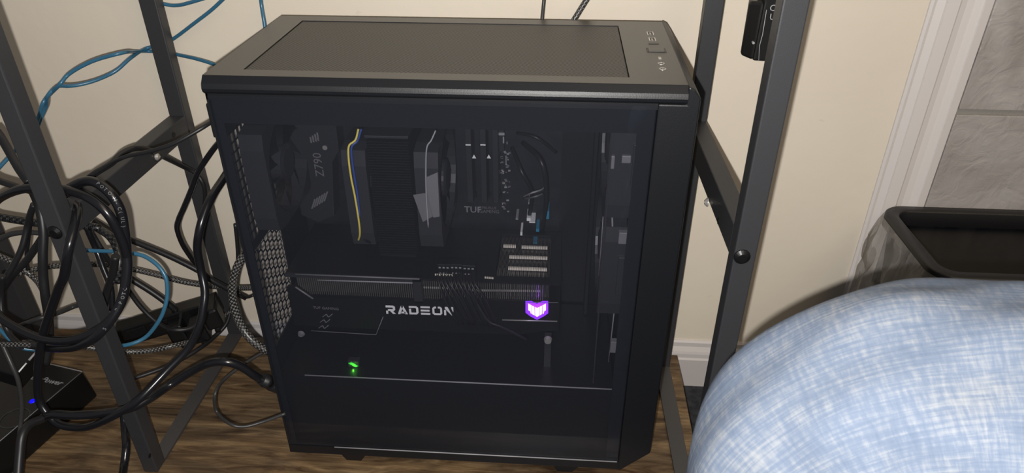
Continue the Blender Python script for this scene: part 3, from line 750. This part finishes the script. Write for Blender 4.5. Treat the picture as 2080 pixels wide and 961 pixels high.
# power plugs on top of the card
for k, (u, v) in enumerate(((905, 548), (930, 548), (955, 550))):
    t = thing('power_plug', ['black power plug at the left of the row on the graphics card', 'black power plug in the middle of the row on the graphics card', 'black power plug at the right of the row on the graphics card'][k], 'plug', atz(u, v, gz1), 'power plugs on the graphics card')
    c = atz(u, v, gz1+.0)
    MB().box((c.x-.008, c.y-.010, gz1+.0005), (c.x+.008, c.y+.004, gz1+.014), .0008).build('plug_body', 'dark', t)
    for j in range(3):
        MB().box((c.x-.006+j*.0046, c.y-.0106, gz1+.009), (c.x-.0035+j*.0046, c.y-.0098, gz1+.0105)).build('pin', 'greyprint', t)
    MB().box((c.x-.007, c.y-.0106, gz1+.0015), (c.x+.003, c.y-.0098, gz1+.0028)).build('clip', 'greyprint', t)
    for j in range(4):
        q = Vector((c.x-.006+j*.004, c.y-.012, gz1+.006))
        MB().tube(smooth_path([q, q+Vector((.003, -.020, .000)), q+Vector((.010+j*.002, -.026, -.02)), q+Vector((.022+j*.002, -.015, -.065))], 5), .0012, 6).build('wire', 'cable_dull', t)
# warm light on contacts and fin rows, painted as pale strips
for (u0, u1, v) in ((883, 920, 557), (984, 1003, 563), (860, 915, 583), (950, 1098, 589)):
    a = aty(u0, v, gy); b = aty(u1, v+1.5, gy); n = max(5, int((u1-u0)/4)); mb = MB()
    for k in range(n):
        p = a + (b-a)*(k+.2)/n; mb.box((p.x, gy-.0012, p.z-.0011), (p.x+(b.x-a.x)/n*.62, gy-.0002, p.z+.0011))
    mb.build('glint_strip', 'finlight' if v < 565 else 'steel', g)
# support post
t = thing('support_post', 'thin dark support post with a round screw under the purple emblem', 'support post', (aty(1113, 690, .05).x, .05, .1405))
c = aty(1113, 690, .045)
MB().box((c.x-.004, .046, .1405), (c.x+.004, .052, gz0+.003)).build('post', 'fanblack', t)
MB().disc((c.x, .0455, c.z), (0, -1, 0), .005, .004, 18, .004).build('screw', 'steel', t)
# green led board on the shroud
t = thing('led_lamp', 'small green led lamp low inside the case above the shroud', 'led', (aty(720, 735, .06).x, .06, .1405))
c = atz(720, 738, .143)
MB().box((c.x-.007, c.y-.004, .1405), (c.x+.007, c.y+.004, .150), .0008).build('lamp_housing', 'fanblack', t)
MB().plate([Vector((c.x-.006, c.y-.0052, .147)), Vector((c.x-.002, c.y-.0052, .149)), Vector((c.x+.006, c.y-.0052, .143)), Vector((c.x+.003, c.y-.0052, .1412))], (0, 1, 0), .001).build('lens', 'green', t)
gl = bpy.data.lights.new('green_lamp', 'POINT'); gl.energy = .003; gl.color = (.15, 1, .05); gl.shadow_soft_size = .0006
glo = bpy.data.objects.new('green_lamp', gl); C.objects.link(glo); glo.location = (c.x, c.y-.008, .1425)
# loose internal wiring at right
for k, (pts, r, m_) in enumerate([([(1062, 400, .15), (1080, 392, .12), (1100, 385, .13), (1110, 375, .16)], .0011, 'greyprint'), ([(1064, 404, .15), (1085, 400, .12), (1102, 394, .13)], .0011, 'dimprint'),
        ([(1040, 300, .16), (1060, 350, .13), (1080, 390, .14), (1075, 440, .16)], .0025, 'cable_dull'), ([(1062, 290, .16), (1100, 330, .12), (1110, 400, .13), (1100, 470, .15)], .0028, 'cable_dull'),
        ([(1050, 270, .165), (1090, 280, .15), (1130, 310, .16)], .002, 'cable_dull'), ([(960, 600, .035), (990, 650, .03), (1020, 665, .03), (1070, 690, .035)], .0016, 'cable_dull')]):
    MBo = MB(); MBo.tube(smooth_path([aty(*p) for p in pts]), r, 8)
    tag(MBo.build('internal_wire', m_), ['pale wire bundle curling right of the memory', 'thin grey wire under the pale one right of the memory', 'dull black wire running down beside the memory',
        'thick dull black wire bending behind the memory area', 'short black wire at the top right of the motherboard', 'black wire sagging across the graphics card front'][k], 'wire')

# ================================================================== cables outside
BR = (1500, 8)
cable('mains_cable', 'thick black power cord plugged low into the back of the computer', [(566, 785, .03), (545, 779, .02), (520, 765, .01), (490, 745, .005), (458, 735, 0), (425, 738, 0), (392, 753, 0), (345, 782, -.01), (300, 812, -.04), (255, 832, -.055), (200, 841, -.05), (150, 844, -.05), (108, 842, -.045), (88, 848, -.04)], .0062, 'cable')
t = thing('cord_plug', 'ribbed black plug end of the power cord at the case', 'plug', aty(560, 783, .03))
a = aty(530, 770, .012); b = aty(575, 787, .035)
MB().tube([a, a.lerp(b, .15), a.lerp(b, .16), a.lerp(b, .3), a.lerp(b, .31), a.lerp(b, .45), a.lerp(b, .46), b], [.0068, .0075, .0085, .0085, .0075, .009, .0098, .0098], 14).build('plug_body', 'cable_dull', t)
cable('long_cable', 'long glossy black cable sweeping from the case back down in front of the left leg', [(462, 350, .12), (452, 366, .10), (430, 400, .07), (413, 440, .05), (404, 475, .04), (401, 508, .04), (408, 548, .04), (416, 591, .03), (413, 624, .02), (405, 662, .01), (383, 707, 0), (340, 752, -.02), (283, 811, -.05), (240, 840, -.058), (195, 862, -.055), (161, 869, -.05), (120, 862, -.045), (94, 838, -.04), (79, 808, -.035), (77, 763, -.035), (80, 723, -.035), (87, 682, -.035), (101, 638, -.035), (119, 586, -.04), (130, 560, -.045), (138, 510, -.045), (149, 468, -.03), (157, 427, -.005), (152, 400, .03)], .0056, 'cable')
cable('coiled_cable', 'glossy black cable loop round the left desk leg, the inner turn with a bright highlight', [(-20, 420, .03), (0, 402, .02), (30, 388, .01), (60, 382, .005), (100, 382, .0), (140, 387, -.004), (183, 403, -.015), (217, 432, -.02), (240, 470, -.02), (255, 510, -.02), (259, 545, -.02), (252, 600, -.025), (226, 648, -.04), (183, 679, -.05), (135, 692, -.05), (85, 688, -.04), (40, 670, -.03), (0, 645, -.02), (-30, 610, 0)], .0058, 'cable')
cc = cable('coiled_cable', 'black cable loop with pale printed lettering, outer turn round the left desk leg', [(95, 420, .02), (120, 398, .01), (146, 380, .005), (174, 368, .0), (201, 374, -.005), (229, 399, -.01), (246, 432, -.012), (253, 470, -.014), (257, 510, -.018), (258, 555, -.026), (247, 610, -.038), (222, 655, -.052), (190, 688, -.058), (150, 705, -.05), (100, 706, -.03), (50, 698, -.01)], .0060, 'cable')
# printed letters along the cable (facing the lens side)
def print_on(word, pts, size, par, r):
    P = smooth_path([aty(*p) for p in pts], 12); L = [0]
    for i in range(1, len(P)): L.append(L[-1] + (P[i]-P[i-1]).length)
    step = L[-1]/len(word)
    for i, ch in enumerate(word):
        if ch == ' ': continue
        s_ = (i+.2)*step; j = max(k for k in range(len(L)-1) if L[k] <= s_)
        p = P[j]; t_ = (P[j+1]-P[j]).normalized(); v = (CAM-p).normalized(); up = v.cross(t_).normalized(); nn = t_.cross(up).normalized()
        text_obj('lettering', ch, 'dimprint', par, size, p + nn*(r*.84+.0003) - up*size*.35, t_, up, depth=.0001)
print_on('POTON-C(UL)', [(201, 374, -.005), (229, 399, -.01), (246, 432, -.012), (252, 462, -.014)][0:4], .0048, cc, .0060)
print_on('5 X1SP POTON-C(UL)', [(213, 667, -.055), (247, 610, -.038), (257, 560, -.026), (257, 520, -.019)], .0050, cc, .0060)
cable('coiled_cable', 'dull black cable turn behind the left desk leg, hanging down to the floor', [(66, 384, .03), (80, 420, .03), (88, 470, .02), (87, 520, .01), (88, 560, .005), (92, 600, 0), (98, 640, 0), (100, 690, 0), (92, 740, -.01)], .0060, 'cable_dull')
cable('thin_cable', 'thin black cable lying along the left middle rail up to the case', [(440, 243, .06), (425, 251, .05), (402, 265, .04), (356, 290, .03), (310, 306, .028), (264, 316, .03), (246, 322, .03), (219, 336, .035), (173, 364, .03), (150, 388, .02), (120, 400, .02)], .0026, 'cable_dull')
cable('black_cable', 'black cable arching over the left middle rail and down the far leg', [(120, 405, .03), (155, 382, .035), (191, 354, .045), (226, 332, .07), (246, 313, .09), (274, 301, .11), (301, 304, .14), (333, 319, .18), (372, 338, .215), (397, 352, .225), (411, 370, .225), (416, 391, .225), (414, 425, .225), (404, 470, .22)], .0042, 'cable_dull')
cable('black_cable', 'black cable dropping from behind the case past the far left leg', [(450, 285, .15), (436, 300, .15), (418, 325, .15), (400, 354, .15), (388, 387, .15), (372, 425, .15), (363, 446, .15), (360, 465, .15), (370, 494, .16), (384, 517, .17), (397, 535, .18), (415, 556, .2)], .0042, 'cable')
cable('black_cable', 'straight black cable slanting across the wall above the power strip', [(190, 448, .2), (230, 472, .2), (259, 485, .2), (335, 516, .2), (400, 548, .2), (432, 570, .2), (500, 605, .215)], .0052, 'cable_dull')
cable('black_cable', 'lower straight black cable slanting down to the power strip', [(200, 520, .19), (235, 545, .19), (267, 567, .19), (310, 594, .19), (345, 620, .19), (380, 650, .20)], .0056, 'cable_dull')
cable('black_cable', 'soft black cable sagging beside the blue lead down to the plug', [(185, 470, .1), (215, 520, .1), (245, 565, .12), (264, 594, .13), (289, 627, .13), (321, 656, .13), (354, 670, .14), (390, 665, .15), (410, 640, .16)], .0038, 'cable_dull')
cable('blue_network_cable', 'sky blue network cable looping low beside the left desk leg', [(170, 506, .05), (181, 509, .06), (238, 511, .06), (266, 514, .06), (294, 521, .06), (321, 540, .055), (337, 565, .05), (340, 595, .045), (336, 620, .04), (324, 650, .035), (297, 684, .03), (262, 700, .02), (220, 704, .02)], .0029, 'blue', group='blue network cables')
cable('blue_network_cable', 'blue network cable, upper strand of the twisted pair left of the case', [(-10, 350, .12), (0, 339, .12), (25, 312, .13), (60, 275, .14), (79, 236, .15), (87, 210, .15), (98, 195, .156), (121, 172, .15), (137, 153, .16), (165, 135, .165), (200, 120, .17), (250, 107, .18), (272, 105, .232), (297, 104, .263), (320, 105, .2645), (345, 107, .2645), (365, 112, .262), (400, 120, .25), (437, 132, .24), (470, 150, .235)], .0027, 'blue', group='blue network cables')
cable('blue_network_cable', 'blue network cable, lower strand of the twisted pair rising past the far leg', [(75, 262, .15), (83, 240, .156), (94, 215, .157), (97, 195, .15), (117, 176, .158), (140, 175, .17), (167, 171, .18), (200, 161, .19), (235, 144, .2), (265, 118, .22), (295, 99, .263), (330, 90, .2645), (355, 77, .2645), (395, 47, .26), (430, 20, .258), (460, -8, .255)], .0027, 'blue', group='blue network cables')
cable('blue_network_cable', 'short blue network cable at the top, left of the case against the wall', [(300, -2, .262), (337, 9, .262), (358, 11, .262), (380, 7, .26), (430, -8, .26)], .0027, 'blue', group='blue network cables')
cable('blue_network_cable', 'blue network cable dropping vertically behind the top left of the case', [(528, -20, .255), (531, 10, .255), (535, 35, .25), (539, 60, .247)], .0027, 'blue', group='blue network cables')
cable('black_cable', 'thin black cable dropping behind the top right of the case', [(1107, -20, .25), (1104, 10, .248), (1101, 40, .242), (1100, 60, .240)], .0026, 'cable_grey')
cable('braided_cable', 'black and white braided cable dropping behind the top right of the case', [(1205, -20, .25), (1190, 2, .248), (1170, 34, .243), (1160, 50, .241)], .0042, 'braid', uvs=BR, group='braided cables')
cable('braided_cable', 'long braided cable running across the wall behind the left desk frame', [(-20, 600, .1), (0, 579, .1), (23, 561, .1), (69, 547, .12), (114, 540, .14), (188, 537, .17), (229, 539, .19), (275, 548, .2), (321, 559, .205), (375, 573, .21), (435, 582, .215), (483, 585, .20), (515, 585, .19)], .0048, 'braid', uvs=BR, group='braided cables')
cable('braided_cable', 'thick braided cable arching down behind the lower left corner of the case', [(520, 505, .08), (502, 514, .08), (487, 532, .075), (476, 560, .07), (472, 595, .065), (478, 632, .06), (492, 665, .055), (513, 692, .05), (545, 714, .05), (575, 725, .05)], .0062, 'braid', uvs=(1300, 10), group='braided cables')
cable('braided_cable', 'braided cable lying on the floor behind the left desk leg', [(120, 700, .03), (175, 705, .04), (230, 714, .05), (260, 715, .06), (307, 712, .07), (350, 703, .08), (385, 695, .10)], .0042, 'braid', uvs=BR, group='braided cables')
cable('braided_cable', 'short braided cable end beside the black plugs near the baseboard', [(405, 675, .2), (415, 666, .205), (454, 642, .21), (470, 632, .215)], .0040, 'braid', uvs=BR, group='braided cables')
cable('braided_cable', 'braided cable crossing the neighbouring desk leg at the far left', [(-10, 516, .1), (0, 521, .1), (20, 530, .1), (43, 545, .1), (60, 556, .1), (75, 570, .1), (85, 585, .09), (93, 603, .08), (98, 630, .07)], .0046, 'braid', uvs=BR, group='braided cables')
cable('braided_cable', 'braided cable lying beside the glossy box at the lower left', [(-10, 699, -.02), (10, 700, -.02), (35, 700, -.02), (58, 701, -.02), (80, 706, -.02)], .0036, 'braid', uvs=BR, group='braided cables')
cable('mesh_sleeved_cable', 'dark mesh sleeved cable passing behind the left desk leg', [(-10, 438, .08), (0, 441, .08), (40, 448, .08), (85, 454, .08), (140, 456, .08), (190, 461, .08), (206, 468, .08), (225, 482, .07), (238, 505, .06), (243, 535, .05), (236, 575, .04)], .0058, 'braid_dark', uvs=(900, 8))
cable('black_cable', 'black cable entering at the left edge above the coil', [(-12, 262, .06), (0, 276, .06), (20, 310, .05), (40, 345, .04), (60, 372, .03)], .0056, 'cable_dull')
cable('black_cable', 'short black cable sloping into the coil from the left edge', [(-12, 362, .05), (0, 368, .05), (30, 378, .04), (55, 386, .03), (80, 392, .02)], .0046, 'cable_dull')
cable('black_cable', 'black cable crossing down left inside the coil', [(69, 415, .05), (60, 440, .05), (55, 462, .05), (44, 505, .04), (22, 548, .03), (-5, 585, .02)], .0042, 'cable_dull')
cable('black_cable', 'thin black cable hanging inside the coil', [(66, 425, .06), (61, 460, .06), (56, 500, .06), (54, 520, .06), (57, 548, .06)], .0026, 'cable_dull')
cable('black_cable', 'thick black cable slanting up right inside the coil', [(95, 468, .06), (78, 495, .06), (55, 528, .055), (30, 555, .05), (5, 590, .05), (-10, 620, .04)], .0050, 'cable_dull')
cable('grey_cable', 'dark grey cable arching shallowly inside the coil', [(-10, 492, .08), (0, 485, .08), (25, 475, .08), (55, 472, .08), (85, 474, .08), (120, 478, .08)], .0040, 'cable_grey')
cable('black_cable', 'black cable slanting behind the left leg towards the floor', [(165, 430, .08), (180, 470, .08), (195, 505, .08), (210, 545, .07), (225, 585, .06), (228, 630, .05)], .0046, 'cable')
cable('black_cable', 'dull black cable dropping straight beside the left leg', [(235, 520, .04), (228, 560, .04), (215, 600, .04), (205, 650, .03), (190, 690, .02)], .0054, 'cable_dull')
cable('grey_cable', 'thin grey cable crossing low in front of the baseboard at left', [(25, 668, .1), (45, 660, .1), (80, 647, .1), (120, 635, .12), (150, 623, .14), (185, 612, .14), (215, 600, .14)], .0040, 'cable_grey')
cable('black_cable', 'vertical black cable at the far left edge below the coil', [(5, 560, .02), (2, 600, .02), (4, 640, .01), (20, 680, 0), (45, 705, -.02)], .0040, 'cable_dull')
cable('black_cable', 'thin black cable hanging between the far leg and the case', [(478, 455, .13), (482, 494, .13), (483, 529, .13), (478, 560, .14), (466, 600, .15)], .0030, 'cable_dull')
cable('thin_cable', 'thin cable looping on the floor beside the case foot', [(560, 706, .09), (535, 716, .08), (500, 737, .06), (457, 770, .03), (437, 800, 0), (440, 836, 0), (465, 860, -.02), (494, 867, -.02), (534, 857, -.01), (580, 840, 0)], .0024, 'cable_grey')
cable('black_cable', 'thin black cable running along the floor behind the left desk leg', [(470, 625, .22), (460, 657, .2), (437, 683, .18), (407, 707, .15), (360, 735, .12), (320, 752, .1), (273, 768, .08), (234, 778, .06)], .0036, 'cable_dull')
cable('black_cable', 'glossy black cable rising in front at the bottom behind the left leg', [(250, 820, .0), (252, 850, -.005), (254, 880, -.02), (256, 910, -.04), (251, 950, -.06), (244, 985, -.1)], .0054, 'cable')
cable('thin_cable', 'thin grey cable hanging over the black box at the lower left', [(5, 700, -.02), (23, 740, -.03), (37, 774, -.035), (44, 820, -.04), (41, 869, -.05), (35, 920, -.07)], .0030, 'cable_grey')
cable('black_cable', 'thick dark cable hanging in front of the black box at the lower left', [(88, 850, -.045), (60, 862, -.06), (45, 885, -.075), (40, 925, -.09), (36, 980, -.11)], .0060, 'cable_dull')
cable('black_cable', 'curled thin cable end between the far leg and the case', [(478, 588, .2), (490, 598, .2), (502, 604, .19), (515, 600, .19)], .0024, 'cable_dull')

# ================================================================== power strip with plugs near the baseboard
a = aty(235, 668, .165); b = aty(440, 606, .215)
ax = (b-a).normalized(); ay_ = Vector((0, 0, 1)).cross(ax).normalized(); az_ = ax.cross(ay_)
t = thing('power_strip', 'long black power strip tilted in front of the baseboard, left of the case', 'power strip', (a+b)/2 - Vector((0, 0, .03)))
mb = MB(); mb.obox((a+b)/2 - az_*.012, ax, ay_, az_, ((b-a).length/2, .013, .016), .002); mb.build('strip_body', 'box', t)
for f in (.2, .42):
    c = a.lerp(b, f) - ay_*(-.0)
    c = a.lerp(b, f) + ay_*(-.0135) - az_*.012 if ay_.y > 0 else a.lerp(b, f) + ay_*.0135 - az_*.012
    MB().obox(c, ax, ay_, az_, (.013, .001, .011), .0005).build('socket', 'dark', t)
for k, (u, v) in enumerate(((432, 640), (362, 672), (405, 668))):
    c = aty(u, v, .175)
    t = thing('mains_plug', ['black plug at the right end of the power strip', 'round black plug under the power strip', 'black plug between the power strip and the white baseboard'][k], 'plug', c - Vector((0, 0, .02)), 'plugs at the power strip')
    MB().obox(c, ax, ay_, az_, (.012, .014, .017), .004).build('plug_body', 'dark', t)
    MB().tube([c - az_*.017, c - az_*.03 - ax*.004], [.006, .004], 10).build('strain_relief', 'cable_dull', t)

# ================================================================== black ups box with blue led (lower left)
u = thing('backup_power_unit', 'low black box with pale italic lettering and a blue light at the lower left', 'power unit', (-.40, 0, 0))
tz = .050
base = [(-.362, -.10), (-.318, .098), (-.44, .125), (-.50, -.07)]
inset = [(-.366, -.098), (-.322, .094), (-.438, .120), (-.494, -.068)]
mb = MB(); va = [mb.bm.verts.new((*p, .0005)) for p in base]; vb = [mb.bm.verts.new((*p, tz)) for p in inset]
for k in range(4): mb.bm.faces.new((va[k], va[(k+1) % 4], vb[(k+1) % 4], vb[k]))
mb.bm.faces.new(va[::-1]); mb.bm.faces.new(vb)
bd = mb.build('body', 'box', u, bevel=.003)
mb = MB(); e = [Vector((-.366, -.095, tz+.0003)), Vector((-.3235, .092, tz+.0003))]
MB().tube([e[0], e[1]], .0007, 6).build('edge_glint', 'dimprint', u)  # highlight on the box edge, drawn as a pale tube
MB().tube([Vector((-.3235, .094, tz+.0003)), Vector((-.437, .119, tz+.0003))], .0008, 6).build('edge_glint', 'dimprint', u)  # same painted highlight along the far edge
p0 = atz(42, 766, tz+.0006); p1 = atz(108, 780, tz+.0006)
text_obj('lettering', 'CyberPower', 'greyprint', u, (p1-p0).length*.23, p0, p1-p0, Vector((.1, 1, 0)), shear=.35)
c = atz(66, 815, tz); MB().disc((c.x, c.y, tz-.0002), (0, 0, 1), .0042, .0012, 18, .003).build('power_light', 'ledblue', u)
c = atz(30, 850, tz); MB().disc((c.x, c.y, tz-.0002), (0, 0, 1), .018, .0008, 24, rin=.0165).build('button_ring', 'fanblack', u)
# router behind it
r_ = thing('router_box', 'small glossy black box with a painted edge glint beside the blue cable, lower left', 'router', (-.42, .0, .052))
a = aty(37, 757, .0); b = aty(76, 712, .03)
d = (b-a).normalized(); nrm = d.cross(Vector((0, 0, 1))).normalized()
MB().obox((a+b)/2 - nrm*.035 - Vector((0, 0, .012)), d, nrm, (0, 0, 1), ((b-a).length*.62, .035, .011), .002).build('router_body', 'box', r_)
MB().tube([a.lerp(b, .02), a.lerp(b, .42)], .0010, 6).build('edge_glint', 'white', r_)  # white tube paints the highlight on the glossy edge
MB().tube([a.lerp(b, .55), a.lerp(b, 1.0)], .0014, 6).build('edge_glint', 'greyprint', r_)  # dimmer stretch of the painted highlight
cable('blue_network_cable', 'short blue network cable end at the glossy box, far left', [(-8, 660, .02), (5, 675, .02), (20, 690, .02), (45, 707, .02), (72, 711, .025)], .0028, 'blue', group='blue network cables')

# ================================================================== power adapter behind the right leg
t = thing('power_adapter', 'black block power adapter with pale small print behind the top of the right leg', 'adapter', aty(1530, 60, .12))
yy = .12
poly = [(1503, 113), (1526, 124), (1578, 127), (1590, -30), (1522, -30), (1520, 8)]
A = [aty(*p, yy) for p in ((1503, 113), (1519, 6), (1530, -20), (1551, 3), (1532, 121))]
MB().plate([aty(1503, 113, yy), aty(1521, 2, yy), aty(1553, 5, yy-.012), aty(1529, 124, yy-.012)], (.25, 1, 0), .030).build('adapter_face', 'plug', t, bevel=.003)
MB().plate([aty(1529, 124, yy-.010), aty(1553, 5, yy-.010), aty(1556, -40, yy-.010), aty(1620, -40, yy-.010), aty(1582, 127, yy-.010)], (0, 1, 0), .032).build('adapter_body', 'plug', t, bevel=.002)
MB().tube([aty(1541, 124, yy-.0112), aty(1543, 92, yy-.0112), aty(1549, 70, yy-.0112), aty(1557, 20, yy-.0112)], .0004, 5).build('seam_line', 'greyprint', t)
MB().disc(aty(1528, 84, yy-.006), (0, -1, 0), .0012, .006, 10).build('pin_light', 'greyprint', t)
for k, (s_, uu, vv) in enumerate((('CE', 1562, 22), ('UK', 1562, 40))):
    text_obj('lettering', s_, 'greyprint', t, .0085, aty(uu, vv, yy-.0106), (1, 0, 0), (0, 0, 1))

# ================================================================== waste bin with liner bag
B = thing('waste_bin', 'black plastic waste bin with a see-through liner bag under the tiled wall', 'bin', (.9, .15, -.076))
zr = .268
def rr(x0, x1, y0, y1, r, z, n=8, sk=0):
    out = []
    for cx_, cy_, q0 in ((x1-r, y1-r, 0), (x0+r, y1-r, math.pi/2), (x0+r, y0+r, math.pi), (x1-r, y0+r, 1.5*math.pi)):
        for k in range(n+1):
            q = q0 + k*math.pi/2/n; px = cx_+r*math.cos(q); py = cy_+r*math.sin(q)
            out.append(Vector((px + sk*(py-y0), py, z)))
    return out
def loft(mb, rings, close=False):
    V = [[mb.bm.verts.new(p) for p in r] for r in rings]; n = len(V[0])
    for a, b in zip(V[:-1], V[1:]):
        for k in range(n):
            f = mb.bm.faces.new((a[k], a[(k+1) % n], b[(k+1) % n], b[k])); f.smooth = True
    return V
bx0, bx1, by0, by1, sk = .764, 1.10, .082, .252, -.02
mb = MB()
V = loft(mb, [rr(bx0+.045, bx1-.045, by0+.03, by1-.02, .02, -.074, sk=sk), rr(bx0+.008, bx1-.008, by0+.006, by1-.006, .026, zr-.02, sk=sk),
              rr(bx0+.011, bx1-.011, by0+.009, by1-.009, .024, zr-.02, sk=sk), rr(bx0+.048, bx1-.048, by0+.033, by1-.023, .018, -.07, sk=sk)])
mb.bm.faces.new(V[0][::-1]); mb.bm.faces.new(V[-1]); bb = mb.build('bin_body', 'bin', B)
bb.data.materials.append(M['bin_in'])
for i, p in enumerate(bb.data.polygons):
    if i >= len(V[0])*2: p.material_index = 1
mb = MB()
V = loft(mb, [rr(bx0, bx1, by0, by1, .028, zr-.018, sk=sk), rr(bx0, bx1, by0, by1, .028, zr-.002, sk=sk), rr(bx0+.002, bx1-.002, by0+.002, by1-.002, .026, zr, sk=sk), rr(bx0+.0135, bx1-.0135, by0+.0135, by1-.0135, .020, zr, sk=sk),
              rr(bx0+.0155, bx1-.0155, by0+.0155, by1-.0155, .018, zr-.002, sk=sk), rr(bx0+.0155, bx1-.0155, by0+.0155, by1-.0155, .018, zr-.022, sk=sk)])
mb.build('rim', 'bin', B)
# liner: crumpled film over the outside and sagging inside
random.seed(3)
def crumple(ring, a, outward, c=(.93, .17)):
    o = []
    for i, p in enumerate(ring):
        d = Vector((p.x-c[0], p.y-c[1], 0)); d.normalize()
        k = a*(math.sin(i*1.9+p.z*60)*.5 + math.sin(i*.83+2+p.z*95)*.6 + random.uniform(-.3, .3))
        o.append(p + d*(outward + k) + Vector((0, 0, random.uniform(-.3, .3)*a)))
    return o
mb = MB()
rings = [crumple(rr(bx0, bx1, by0, by1, .028, zr-.006-.012*i, 10, sk), .0005+.0022*min(i, 3)/1.5, .0012+.0075*math.sin(min(i, 6)/6*math.pi*.8)+.0004*i) for i in range(11)]
loft(mb, rings); mb.build('liner_skirt', 'film', B)
mb = MB()
rings = [crumple(rr(bx0+.017+.004*i, bx1-.017-.004*i, by0+.017+.003*i, by1-.017-.003*i, .018, zr-.02-.022*i, 10, sk), .0015+.001*min(i, 3), -.001) for i in range(7)]
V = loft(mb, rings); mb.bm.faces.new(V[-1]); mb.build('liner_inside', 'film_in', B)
MB().box((bx0+.05, by0+.04, .03), (bx1-.05, by1-.04, .05), .004).build('bin_contents', 'dark', B)

# ================================================================== person: bent leg in faded jeans
pz = thing('person', 'person sitting at lower right with one bent knee in faded light blue jeans', 'person', (.55, -.33, -.076))
def dp(u, v, d): return CAM + RM @ Vector(((u-1040)/FPX, -(v-480.5)/FPX, -1)) * d
Kp = dp(1745, 862, .455)
hip = Vector((1.02, -.46, .45)); 
path = [hip, hip.lerp(Kp, .25), hip.lerp(Kp, .5)+Vector((0, .01, .004)), Kp + Vector((.13, -.030, .012)), Kp + Vector((.065, -.010, .008)), Kp + Vector((.02, -.004, -.004)), Kp + Vector((-.008, -.004, -.030)), Kp + Vector((-.014, -.012, -.075)),
        Kp + Vector((-.018, -.024, -.14)), Kp + Vector((-.02, -.035, -.22)), Vector((Kp.x-.02, Kp.y-.04, .04)), Vector((Kp.x-.02, Kp.y-.042, -.03))]
rad = [.100, .098, .096, .094, .093, .091, .090, .088, .082, .076, .066, .062]
rings_c = smooth_path(path, 14); n = len(rings_c)
def rad_at(i):
    f = i/(n-1)*(len(rad)-1); k = min(int(f), len(rad)-2); return rad[k]*(1-(f-k)) + rad[k+1]*(f-k)
creases = [(dp(1762, 690, .375), dp(1800, 800, .36), .009, .012), (dp(1800, 800, .36), dp(1860, 961, .36), .011, .014), (dp(1500, 780, .40), dp(1600, 961, .39), .008, .014), (dp(1560, 790, .39), dp(1640, 961, .375), -.003, .012),
           (dp(1600, 840, .38), dp(1800, 845, .365), .002, .007), (dp(1590, 700, .40), dp(1760, 670, .385), .002, .007), (dp(1640, 900, .375), dp(1820, 895, .36), .002, .007)]
mb = MB(); uvl = mb.bm.loops.layers.uv.new('UVMap'); seg = 120; V = []; L = [0]
for i in range(1, n): L.append(L[-1] + (rings_c[i]-rings_c[i-1]).length)
nn = Vector((0, 0, 1))
for i, p in enumerate(rings_c):
    t_ = (rings_c[min(i+2, n-1)] - rings_c[max(i-2, 0)]).normalized()
    side = Vector((0, 1, 0)); side = (side - t_*side.dot(t_)).normalized(); upv = t_.cross(side)
    ring = []
    for k in range(seg):
        q = 2*math.pi*k/seg; dirv = side*math.cos(q) + upv*math.sin(q)
        s_ = L[i]
        # cloth folds: fans of shallow creases radiating from behind the knee
        a_ = q*3 + s_*34
        fold = .0016*math.sin(a_) + .0012*math.sin(q*7 - s_*55 + 1.3) + .0009*math.sin(q*2 + s_*120) + .0006*math.sin(q*13 + s_*90)
        co = p + dirv*(rad_at(i) + fold*1.5)
        for ca, cb, dep, wd in creases:
            ab = cb - ca; tt = max(0, min(1, (co-ca).dot(ab)/ab.length_squared)); dd = (co - ca - ab*tt).length
            co = co - dirv*dep*math.exp(-(dd/wd)**2)
        ring.append(mb.bm.verts.new(co))
    V.append(ring)
for i in range(n-1):
    for k in range(seg):
        f = mb.bm.faces.new((V[i][k], V[i][(k+1) % seg], V[i+1][(k+1) % seg], V[i+1][k])); f.smooth = True
        for lp, (l, a_) in zip(f.loops, ((L[i], k), (L[i], k+1), (L[i+1], k+1), (L[i+1], k))): lp[uvl].uv = (l, a_/seg*.57)
mb.bm.faces.new(V[0][::-1]); mb.bm.faces.new(V[-1])
mb.build('jeans', 'denim', pz, smooth=True)
# shoe below the hem
mb = MB(); c = Vector((Kp.x-.02, Kp.y-.042, -.0755))
path = [c+Vector((0, -.07, .03)), c+Vector((0, -.04, .045)), c+Vector((0, 0, .055)), c+Vector((0, .05, .045)), c+Vector((0, .10, .032)), c+Vector((0, .14, .026)), c+Vector((0, .165, .018))]
mb.tube(smooth_path(path, 4), [.018+.022*math.sin(math.pi*min(1, (k+2)/22)) for k in range(25)], 16); 
for v in mb.bm.verts:
    if v.co.z < -.0745: v.co.z = -.0745
mb.build('shoe', 'shoe', pz, smooth=True)
